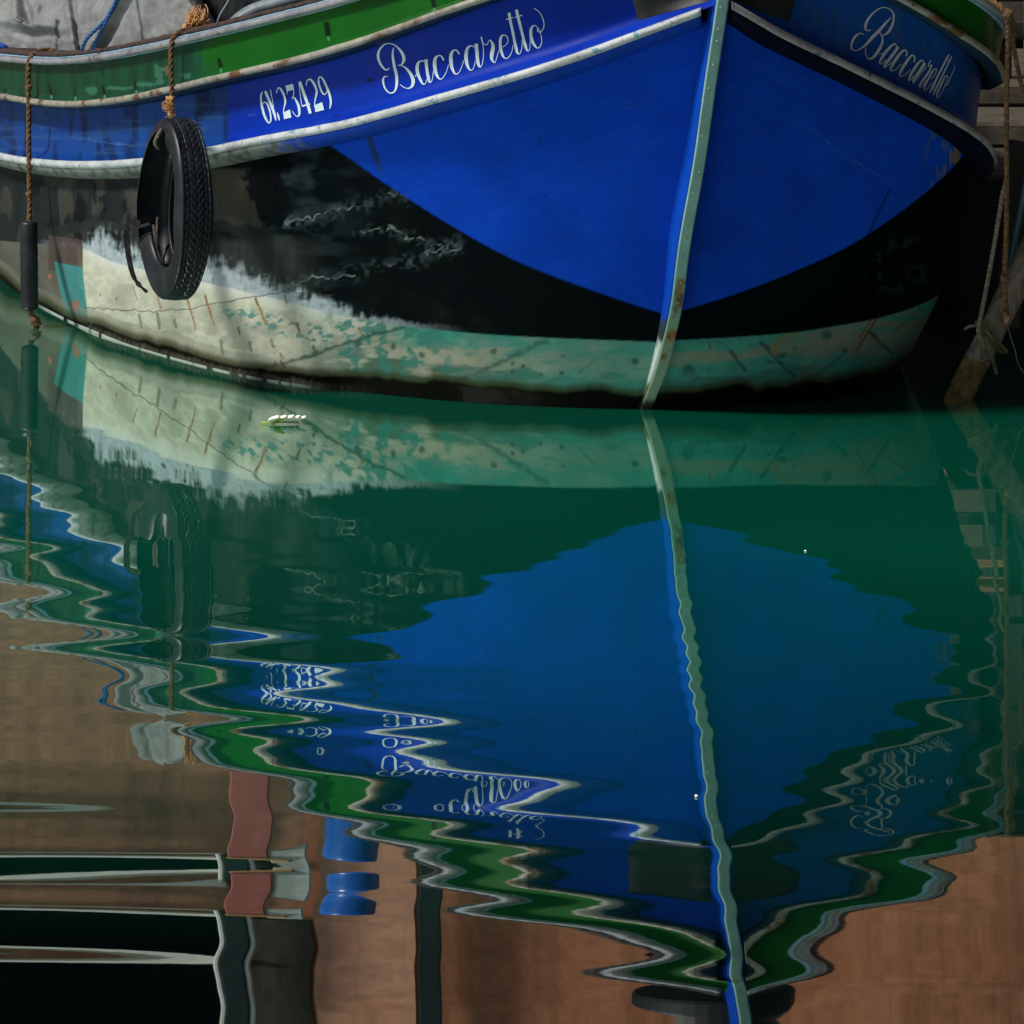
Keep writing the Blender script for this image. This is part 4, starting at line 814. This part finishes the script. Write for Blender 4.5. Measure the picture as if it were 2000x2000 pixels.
# ------------------------------------------------------------------ things lying in the boat
def build_tarp():
    nu, nv = 220, 150; V = np.zeros((nu, nv, 3))
    for i in range(nu):
        u = i/(nu-1); x = -140 + 560*u
        base_y = float(np.interp(x, [-140, 0, 62, 145, 217, 290, 326, 399, 420], [100, 104, 112, 106, 97, 85, 76, 58, 52]))
        Yb = float(np.interp(x, [-140, 0, 217, 330, 420], [15.5, 14.95, 13.75, 13.05, 12.75])) + 0.10
        top = float(np.interp(x, [-140, -40, 40, 120, 200, 260, 320, 360, 400, 420], [20, 0, -10, -12, -25, -100, -120, -60, 20, 50]))
        for j in range(nv):
            v = j/(nv-1); a = v*1.45
            zz = base_y + 60 + (top - base_y - 60)*math.sin(min(a, 1.5708))
            p = at_depth(x, zz, Yb + 0.12); dep = 0.10*v + 0.55*max(0, v - 0.55)**1.3*2.2
            V[i, j] = p; V[i, j, 1] = Yb + dep
            V[i, j, 2] = p[2]; V[i, j, 0] = p[0]*V[i, j, 1]/p[1] if v < 0.9 else p[0]*V[i, j, 1]/p[1]
    X, Y = proj(V)
    fold = 0.030*np.exp(-((X - 140 - (Y - 60)*0.16)/7)**2) - 0.035*np.exp(-((X - 150 - (Y - 60)*0.14)/5)**2) - 0.03*np.exp(-((X - 113)/3.5)**2)*(Y > 40) \
         + 0.05*np.exp(-((X - 34 - (Y - 20)*0.1)/9)**2)*(Y < 45) - 0.055*np.exp(-((X - 55 - (Y - 30)*0.25)/9)**2)*np.exp(-((Y - 25)/35)**2) \
         - 0.045*np.exp(-((Y - 66 - 0.06*(X - 60))/8)**2)*np.exp(-((X - 75)/45)**2) + 0.03*np.exp(-((Y - 50 - 0.12*(X - 50))/7)**2)*np.exp(-((X - 50)/60)**2) \
         - 0.06*np.exp(-((X - 235 + (Y - 30)*0.55)/10)**2) + 0.035*np.exp(-((X - 215 + (Y - 30)*0.5)/12)**2) - 0.04*np.exp(-((X - 80 + (Y - 20)*0.4)/5)**2)*np.exp(-((Y - 20)/14)**2) - 0.02*np.exp(-((X - 300 + (Y - 30)*0.3)/8)**2)
    wr = 0.05*(fbm(X/60, Y/45, 120) - 0.5) + 0.02*(1 - np.abs(2*fbm(X/26, Y/34, 121) - 1)) + 0.008*(fbm(X/9, Y/10, 122) - .5)
    V[..., 1] -= (fold*1.3 + wr)*1.0; V[..., 2] += 0.35*(fold + wr)
    o = mesh_obj('tarpaulin', V.reshape(-1, 3), grid_faces(nu, nv)[:, ::-1], M['tarp']); md = o.modifiers.new('thickness', 'SOLIDIFY'); md.thickness = 0.004; md.offset = 1
    tag(o, 'crumpled grey canvas tarpaulin heaped inside the boat behind the gunwale', 'tarpaulin')
build_tarp()
mb = MB(); Dt = 13.45
mb.rope([at_depth(160, 98, Dt), at_depth(168, 78, Dt - .02), at_depth(185, 60, Dt - .03), at_depth(205, 40, Dt - .03), at_depth(220, 20, Dt - .03), at_depth(232, -4, Dt), at_depth(238, -40, Dt + .1)], 0.0075)
mb.rope([at_depth(181, 96, Dt), at_depth(190, 76, Dt - .02), at_depth(203, 50, Dt - .03), at_depth(216, 24, Dt - .04), at_depth(228, -2, Dt - .02), at_depth(240, -42, Dt + .1)], 0.0075)
tag(mb.build('blue_rope', M['rope_blue']), 'doubled thin blue rope lying over the grey tarpaulin', 'rope')
# black cover with a pale edge, ahead of the tarpaulin
nu, nv = 90, 40; V = np.zeros((nu, nv, 3))
for i in range(nu):
    for j in range(nv):
        u, v = i/(nu-1), j/(nv-1); x = 352 + 560*u; by = 60 - 0.25*(x - 352) + 60
        top = float(np.interp(x, [352, 400, 450, 560, 700, 912], [-10, -60, -70, -80, -90, -120])); y = by + (top - by)*math.sin(min(v*1.7, 1.5708))
        Yb = float(np.interp(x, [352, 500, 700, 912], [13.55, 12.95, 12.5, 12.25])) + 0.25 + 0.15*v + 0.9*max(0, v - 0.6); q = at_depth(x, y, Yb); q[1] += 0.06*(fbm(x/40, y/30, 130) - .5); V[i, j] = q
o = mesh_obj('black_cover', V.reshape(-1, 3), grid_faces(nu, nv)[:, ::-1], M['black_cover']); o.modifiers.new('thickness', 'SOLIDIFY').thickness = 0.004
tag(o, 'smooth black cover stretched over the foredeck right of the grey tarpaulin', 'cover')
mb = MB(); Dk = 12.85
V = []; q = catmull2([(445, 44), (470, 22), (505, 6), (540, -4), (600, -22)], 8)
pts = A([at_depth(a, b, Dk) for a, b in q])
for i, p in enumerate(pts): V += [p + UP*0.006, p + A([0.02, 0.05, -0.0]), p + A([0.03, 0.03, -0.045]), p + A([0.01, -0.02, -0.03])]
mb.add(V, [(i*4 + k, (i+1)*4 + k, (i+1)*4 + (k+1) % 4, i*4 + (k+1) % 4) for i in range(len(pts) - 1) for k in range(4)] + [(3,2,1,0), tuple((len(pts)-1)*4 + k for k in range(4))])
tag(mb.build('rolled_hose', M['cover_edge']), 'grey rolled hose lying on the black cover behind the gunwale', 'hose')
mb = MB(); mb.tube(curve3([at_depth(423, 52, 12.9), at_depth(428, 34, 12.9), at_depth(438, 16, 12.92), at_depth(447, 0, 12.95), at_depth(470, -60, 13.1)], 24), 0.0042, 8)
tag(mb.build('steel_hook', M['cover_edge']), 'thin pale steel rod standing up beside the frayed rope end', 'rod')
mb = MB(); Db = 15.0; mb.blob(at_depth(-4, 92, Db - .18), (0.045, 0.05, 0.018), 3, 10, 0.1); mb.blob(at_depth(-20, 88, Db - .15), (0.05, 0.05, 0.02), 5, 10, 0.1)
tag(mb.build('blue_float', M['blue_plastic']), 'small blue plastic float lying on the gunwale by the tarpaulin', 'float')

# ------------------------------------------------------------------ quay on the right
ZQ = 0.62
def quay():
    mb = MB(); V = []
    # broken slab edge
    xs = np.linspace(1.76, 7.0, 60); rg = np.random.default_rng(5); e = 14.0 + 0.03*rg.standard_normal(60).cumsum()*0.3 + 0.16*(xs - 1.76)*0.0
    top = np.stack([np.c_[xs, e + 0.02*j + (0 if j else 0), np.full(60, ZQ - (0.018 if j == 0 else 0) + 0.004*rg.standard_normal(60))] for j in range(2)] + [np.c_[xs, np.full(60, 15.35), np.full(60, ZQ)]], 1)
    o = mesh_obj('quay', top.reshape(-1, 3), grid_faces(60, 3), M['quay_top'], None, False); o['kind'] = 'structure'
    f = MB(); f.box((4.38, 17.72, ZQ/2 - 0.72), (5.24, 7.4, ZQ + 1.4), None, 0); o = f.build('quay_wall', M['quay_face'], None, False); o['kind'] = 'structure'
    s = MB(); s.box((4.38, 18.36, ZQ + 0.055), (5.24, 6.0, 0.11), None, 0.015); o = s.build('quay_step', M['quay_top'], None, False); o['kind'] = 'structure'
    s = MB(); s.box((4.38, 18.9, ZQ + 0.165), (5.24, 5.1, 0.10), None, 0.012); o = s.build('quay_terrace', M['quay_top'], None, False); o['kind'] = 'structure'
quay()
ZT = ZQ + 0.215
def bench(x, y):
    r = thing('wooden_bench', 'dark timber bench with two cross rails standing on the quay behind the boat', 'bench', (x, y, ZT))
    for sx_, h, dy in ((0.0, 0.20, 0), (0.14, 0.20, 0.02)):
        mb = MB(); mb.box((x + sx_, y + dy, ZT + h/2 + 0.0), (0.065, 0.07, h), rotz(0.1), 0.006); mb.build('leg', M['dark_wood'], r, False)
    mb = MB(); mb.box((x + 0.42, y - 0.05, ZT + 0.235), (1.2, 0.06, 0.075), None, 0.006); mb.build('rail', M['dark_wood'], r, False)
    mb = MB(); mb.box((x + 0.42, y + 0.02, ZT + 0.40), (1.2, 0.06, 0.075), None, 0.006); mb.build('rail', M['dark_wood'], r, False)
    mb = MB(); mb.box((x + 0.62, y - 0.12, ZT + 0.05), (0.06, 0.06, 0.62), None, 0.006); mb.build('leg', M['dark_wood'], r, False)
    mb = MB(); mb.box((x + 0.42, y + 0.05, ZT + 0.63), (1.2, 0.30, 0.05), None, 0.006); mb.build('seat', M['orange_wood'], r, False)
bench(2.18, 16.8)
def crate(x, y, lab, h):
    r = thing('pale_crate', lab, 'crate', (x, y, ZT)); mb = MB(); mb.box((x, y, ZT + h/2), (0.62, 0.4, h), None, 0.012); mb.build('body', M['quay_top'], r, False)
    mb = MB()
    for k in range(3): mb.box((x, y - 0.206, ZT + h*(0.2 + 0.3*k)), (0.6, 0.012, 0.02))
    mb.build('batten', M['quay_top'], r, False)
crate(3.05, 18.9, 'pale grey storage chest on the quay behind the dark bench', 0.62)
sh = thing('timber_shed', 'dark timber shed standing on the quay behind the bench', 'shed', (4.1, 20.6, ZT))
mb = MB(); mb.box((4.14, 20.5, ZT + 1.28), (3.10, 1.6, 2.56), None, 0.01)
for k in range(20): mb.box((2.66 + k*0.156, 19.69, ZT + 1.4), (0.02, 0.03, 2.3))
mb.build('wall', M['dark_wood'], sh, False)
mb = MB(); mb.box((4.14, 20.45, ZT + 2.62), (3.3, 1.9, 0.10), None, 0.01); mb.build('roof', M['dark_wood'], sh, False)
mb = MB(); mb.box((2.86, 19.66, ZT + 0.30), (0.34, 0.05, 0.5), None, 0.01); mb.build('pale_panel', M['quay_top'], sh, False)
bh = thing('shade_boathouse', 'unseen dark timber building added on the right to shade the boat', 'shade_boathouse', (5.4, 7.4, 0))
mb = MB(); mb.box((5.4, 7.4, 2.9), (4.6, 11.4, 8.2), None, 0.02)  # added out of view to keep light off the boat's right side
for k in range(38): mb.box((3.09, 1.85 + k*0.30, 3.4), (0.03, 0.05, 7.0))
mb.build('wall', M['dark_wood'], bh, False)
mb = MB(); mb.box((5.4, 7.4, 7.1), (5.2, 12.0, 0.22), None, 0.02); mb.build('roof', M['dark_wood'], bh, False)
for yy in (4.2, 7.4, 10.6):
    mb = MB(); mb.box((3.07, yy, 2.9), (0.05, 1.0, 1.3), None, 0.01); mb.build('shutter', M['dark_panel'], bh, False)
# dark leaning board and thin pipe beside the pole
mb = MB(); a, b = at_depth(1964, 640, 12.75), at_depth(1992, 275, 12.95); d = (b - a)/np.linalg.norm(b - a); mb.box((a + b)/2, (0.10, 0.05, np.linalg.norm(b - a)), np.stack([np.cross([0, 1, 0], d), [0, 1, 0], d], 1), 0.008)
tag(mb.build('leaning_board', M['dark_wood'], None, False), 'dark upright board leaning beside the quay behind the hanging ropes', 'board')
mb = MB(); mb.tube(np.linspace(at_depth(1966, 560, 12.60), at_depth(2010, 320, 12.6), 20), 0.011, 12)
tag(mb.build('thin_pipe', M['pipe']), 'thin blue grey pipe slanting up beside the dark leaning board', 'pipe')
# leaning mooring pole
def pole():
    ends = [(1850, 830, 12.1), (1884, 752, 12.26), (1926, 668, 12.34), (1985, 555, 12.44), (2060, 410, 12.6), (2160, 210, 12.8)]
    pts = curve3([at_depth(*e) for e in ends], 70); r = thing('mooring_pole', 'weathered wooden pole leaning out of the water at the right under tied ropes', 'pole', tuple(pts[8]))
    for nm, s0, s1, mt in (('shaft', 18, 70, 'pole'), ('foot', 0, 19, 'pole_foot')):
        mb = MB(); p = pts[s0:s1]; rad = np.linspace(0.042, 0.050, 70)[s0:s1]; n = 20; T = np.gradient(pts, axis=0)[s0:s1]; V = []
        for i in range(len(p)):
            t = T[i]/np.linalg.norm(T[i]); u = np.cross(t, [0, 1, 0]); u /= np.linalg.norm(u); w2 = np.cross(t, u)
            for k in range(n):
                a_ = 2*math.pi*k/n; q = 1 + 0.10*math.sin(3*a_ + i*0.05) + 0.16*(float(vn(k*0.8, (i + s0)*0.12, 140)) - .5); V.append(p[i] + rad[i]*q*(math.cos(a_)*u + math.sin(a_)*w2))
        m = len(p); mb.add(V, [(i*n + k, i*n + (k+1) % n, (i+1)*n + (k+1) % n, (i+1)*n + k) for i in range(m-1) for k in range(n)] + [tuple(range(n))[::-1], tuple((m-1)*n + k for k in range(n))]); mb.build(nm, M[mt], r)
pole()
DR = 12.05
r1 = thing('hanging_rope', 'brown twisted rope hanging from the right gunwale with two knots above the pole', 'rope', tuple(at_depth(1966, 300, DR)))
mb = MB(); mb.rope([at_depth(1930, -4, 11.75), at_depth(1952, 12, 11.72), at_depth(1964, 26, 11.72), at_depth(1969, 48, 11.74), at_depth(1968, 110, 11.8), at_depth(1966, 200, 11.85), at_depth(1966, 300, 11.9), at_depth(1966, 400, 11.95), at_depth(1964, 500, 12.0), at_depth(1962, 545, 12.02), at_depth(1965, 610, 12.05)], 0.0090); mb.build('line', M['rope_brown'], r1)
for p_, r_, k_ in ((at_depth(1963, 544, 12.0), (0.017, 0.015, 0.013), 21), (at_depth(1963, 614, 12.03), (0.014, 0.014, 0.014), 22), (at_depth(1969, 28, 11.7), (0.016, 0.016, 0.016), 24)):
    mb = MB(); mb.blob(p_, r_, k_, 9, 0.33); mb.build('knot', M['rope_brown'], r1)
mb = MB(); mb.blob(at_depth(1967, 622, 12.03), (0.009, 0.009, 0.015), 23, 9, 0.4); mb.build('rope_end', M['red_flesh'], r1)
mb = MB(); mb.rope([at_depth(1972, 30, 11.74), at_depth(1976, 60, 11.78), at_depth(1983, 110, 11.85), at_depth(1991, 150, 11.9), at_depth(2003, 195, 11.95), at_depth(2030, 260, 12.0)], 0.008)
tag(mb.build('slack_rope', M['rope_brown']), 'slack brown rope slanting right from the gunwale corner towards the quay', 'rope')
mb = MB(); mb.rope([at_depth(1974, 34, 11.8), at_depth(1984, 54, 12.2), at_depth(2004, 74, 12.8), at_depth(2040, 100, 13.6)], 0.009)
tag(mb.build('mooring_line', M['rope_green']), 'yellowish mooring line running from the gunwale corner back to the quay', 'rope')
mb = MB(); mb.rope([at_depth(1968, 345, 11.98), at_depth(1958, 380, 12.02), at_depth(1950, 430, 12.06), at_depth(1938, 500, 12.1), at_depth(1925, 570, 12.14), at_depth(1914, 625, 12.18), at_depth(1911, 648, 12.18), at_depth(1916, 664, 12.2), at_depth(1924, 678, 12.22)], 0.008)
tag(mb.build('lashing_rope', M['rope_grey']), 'pale weathered rope running down to the wraps round the leaning pole', 'rope')
lw = thing('pole_lashing', 'tangled olive ropes wrapped round the foot of the leaning wooden pole', 'rope', tuple(at_depth(1915, 660, 12.2)))
for q, rr, mt in (([(1906, 628, 12.24), (1918, 634, 12.22), (1934, 645, 12.24), (1950, 668, 12.26), (1966, 688, 12.3)], 0.008, 'rope_green'), ([(1912, 636, 12.22), (1930, 660, 12.22), (1945, 678, 12.24), (1958, 690, 12.3)], 0.006, 'rope_green'), ([(1914, 655, 12.2), (1926, 660, 12.2), (1934, 680, 12.2), (1940, 705, 12.22), (1946, 730, 12.24)], 0.0065, 'rope_green'), ([(1893, 683, 12.24), (1892, 694, 12.2), (1904, 702, 12.19), (1920, 705, 12.2), (1934, 704, 12.26)], 0.005, 'rope_grey'), ([(1884, 643, 12.22), (1894, 637, 12.2), (1904, 636, 12.2), (1912, 630, 12.22)], 0.005, 'rope_grey')):
    mb = MB(); mb.rope([at_depth(*p) for p in q], rr); mb.build('wrap', M[mt], lw)
mb = MB(); mb.tube(curve3([at_depth(1968, 636, 12.2), at_depth(1976, 665, 12.2), at_depth(1984, 690, 12.2), at_depth(1989, 712, 12.2), at_depth(2000, 728, 12.2), at_depth(2012, 742, 12.22)], 30), 0.0016, 5)
tag(mb.build('loose_twine', M['rope_grey']), 'thin pale twine dangling to the right of the leaning pole', 'twine')

# ------------------------------------------------------------------ waterfront building behind (seen in the water)
YB = 24.0
gnd = MB(); gnd.box((0, 160, 0.30), (600, 276.0, 0.62)); o = gnd.build('ground', M['ground'], None, False); o['kind'] = 'structure'
def mbox(x0, y0, x1, y1, Y=YB, depth=0.2):
    a, b = mirrored(x0, y0, Y), mirrored(x1, y1, Y); c = (a + b)/2; return (c[0], Y + depth/2, c[2]), (abs(b[0] - a[0]), depth, abs(b[2] - a[2]))
bl = thing('waterfront_building', 'brown and terracotta plastered waterfront building mirrored in the water', 'building', (0, YB, 0.61))
def bpart(name, mat, boxes, bev=0.01):
    mb = MB()
    for b in boxes: mb.box(*b, None, bev)
    return mb.build(name, M[mat], bl, False)
d = 1.0352
zt = 9.0
def wall(x0, x1, z0, z1, mat, off=0.0, name='wall'):
    a, b = (x0 - 1000)*YB/F, (x1 - 1000)*YB/F; return bpart(name, mat, [(((a + b)/2, YB + 0.15 + off, (z0 + z1)/2), (b - a, 0.3, z1 - z0))], 0)
zb = mirrored(0, 1800, YB)[2]
wall(-3500, 590, 0.6, zb - 0.02, 'plaster_brown')
wall(-3500, 590, zb - 0.02, zt, 'dark_void', 0.25, 'dark_opening')  # near-black sheet painted in for the shade inside an opening
wall(590, 5200, 0.6, zt, 'plaster')
wall(620, 812, 0.6, zt, 'plaster_salmon', -0.07, 'pilaster')
c, s = mbox(-3500, 1772, 430, 1806, YB - 0.25, 0.3); bpart('fascia', 'white_trim', [(c, s)])
c, s = mbox(-3500, 1690, 440, 1708, YB - 0.12, 0.10); bpart('ledge', 'white_trim', [(c, s)])
c, s = mbox(488, 1812, 612, 2300, YB - 0.05, 0.1); bpart('shutter', 'dark_panel', [(c, s)])
c, s = mbox(436, 1700, 482, 2300, YB - 0.4, 0.12); bpart('post', 'column_paint', [(c, s)])
for x0 in (424, 483): c, s = mbox(x0, 1700, x0 + 11, 2300, YB - 0.38, 0.10); bpart('post_edge', 'white_trim', [(c, s)])
c, s = mbox(818, 1500, 862, 2400, YB - 0.30, 0.16); bpart('drainpipe', 'column_paint', [(c, s)])
rs = thing('red_sign_board', 'plain red board with ochre lower edge and white side strip on the building front', 'board', (mirrored(500, 1600, YB)[0], YB - 0.6, mirrored(500, 1600, YB)[2]))
mb = MB(); mb.box(*mbox(448, 1490, 526, 1758, YB - 0.62, 0.08), None, 0.01); mb.build('panel', M['red_board'], rs, False)
mb = MB(); mb.box(*mbox(444, 1760, 566, 1784, YB - 0.64, 0.12), None, 0.01); mb.build('edge', M['ochre'], rs, False)
mb = MB(); mb.box(*mbox(528, 1660, 600, 1800, YB - 0.60, 0.08), None, 0.01); mb.build('side_strip', M['grey_trim'], rs, False)
lc = mirrored(685, 1690, YB - 0.8); lamp = thing('blue_lamp', 'blue enamel bowl lamp with white rim hanging before the salmon pilaster', 'lamp', tuple(lc))
mb = MB(); n = 28; prof = [(0.02, -0.42), (0.176, -0.42), (0.178, -0.40), (0.178, 0.06), (0.165, 0.10), (0.11, 0.128), (0.02, 0.14)]; V = [lc + A([r*math.cos(2*math.pi*k/n), r*math.sin(2*math.pi*k/n), z]) for r, z in prof for k in range(n)]
mb.add(V, [(i*n + k, i*n + (k+1) % n, (i+1)*n + (k+1) % n, (i+1)*n + k) for i in range(len(prof)-1) for k in range(n)]); mb.build('shade', M['blue_enamel'], lamp)
mb = MB(); mb.tube([lc + A([0, 0.12, -0.3]), lc + A([0, 0.4, -0.3]), lc + A([0, 0.72, -0.3])], 0.02, 8); mb.build('bracket', M['column_paint'], lamp)

# ------------------------------------------------------------------ floating sprig
c0 = P(555, 829, 829); sg = thing('leaf_sprig', 'small pale leafy sprig floating on the green water below the hull', 'leaf', tuple(c0))
def leaf(a, L, wd, z):
    V = []; n = 8
    for i in range(n + 1):
        t = i/n; ww = wd*math.sin(math.pi*min(1, t*0.96 + 0.03))**0.7
        V += [(L*t, -ww, z + 0.003 + 0.15*ww), (L*t, 0, z), (L*t, ww, z + 0.003 + 0.15*ww)]
    V = A(V); V[:, 2] += V[:, 0]*0.42
    return V @ rotz(a).T
k = 0
for i in range(5):
    for sgn in (-1, 1):
        v = leaf(sgn*(0.75 - 0.06*i), 0.050 - 0.003*abs(i - 2), 0.0165, 0.004) + A([-0.052 + 0.021*i, 0, 0])
        mb = MB(); mb.add(c0 + v, grid_faces(9, 3)); mb.build('leaf', M['leaf_green'] if i == 1 and sgn < 0 else M['leaf'], sg); k += 1
mb = MB(); mb.tube([c0 + A([-0.075, 0, 0.006]), c0 + A([0, 0, 0.008]), c0 + A([0.05, 0, 0.006])], 0.003, 6); mb.build('stem', M['leaf_green'], sg)
for (x, y), nm, lab in (((1573, 1077), 'petal', 'tiny pale petal floating on the blue reflection right of the stem'), ((1360, 1556), 'foam_fleck', 'tiny white foam fleck floating just left of the reflected stem')):
    c1 = P(x, y, y); mb = MB(); mb.blob(c1 + A([0, 0, 0.002]), (0.0034, 0.007, 0.0016), int(x), 8, 0.25); tag(mb.build(nm, M['leaf']), lab, 'petal' if nm == 'petal' else 'foam')
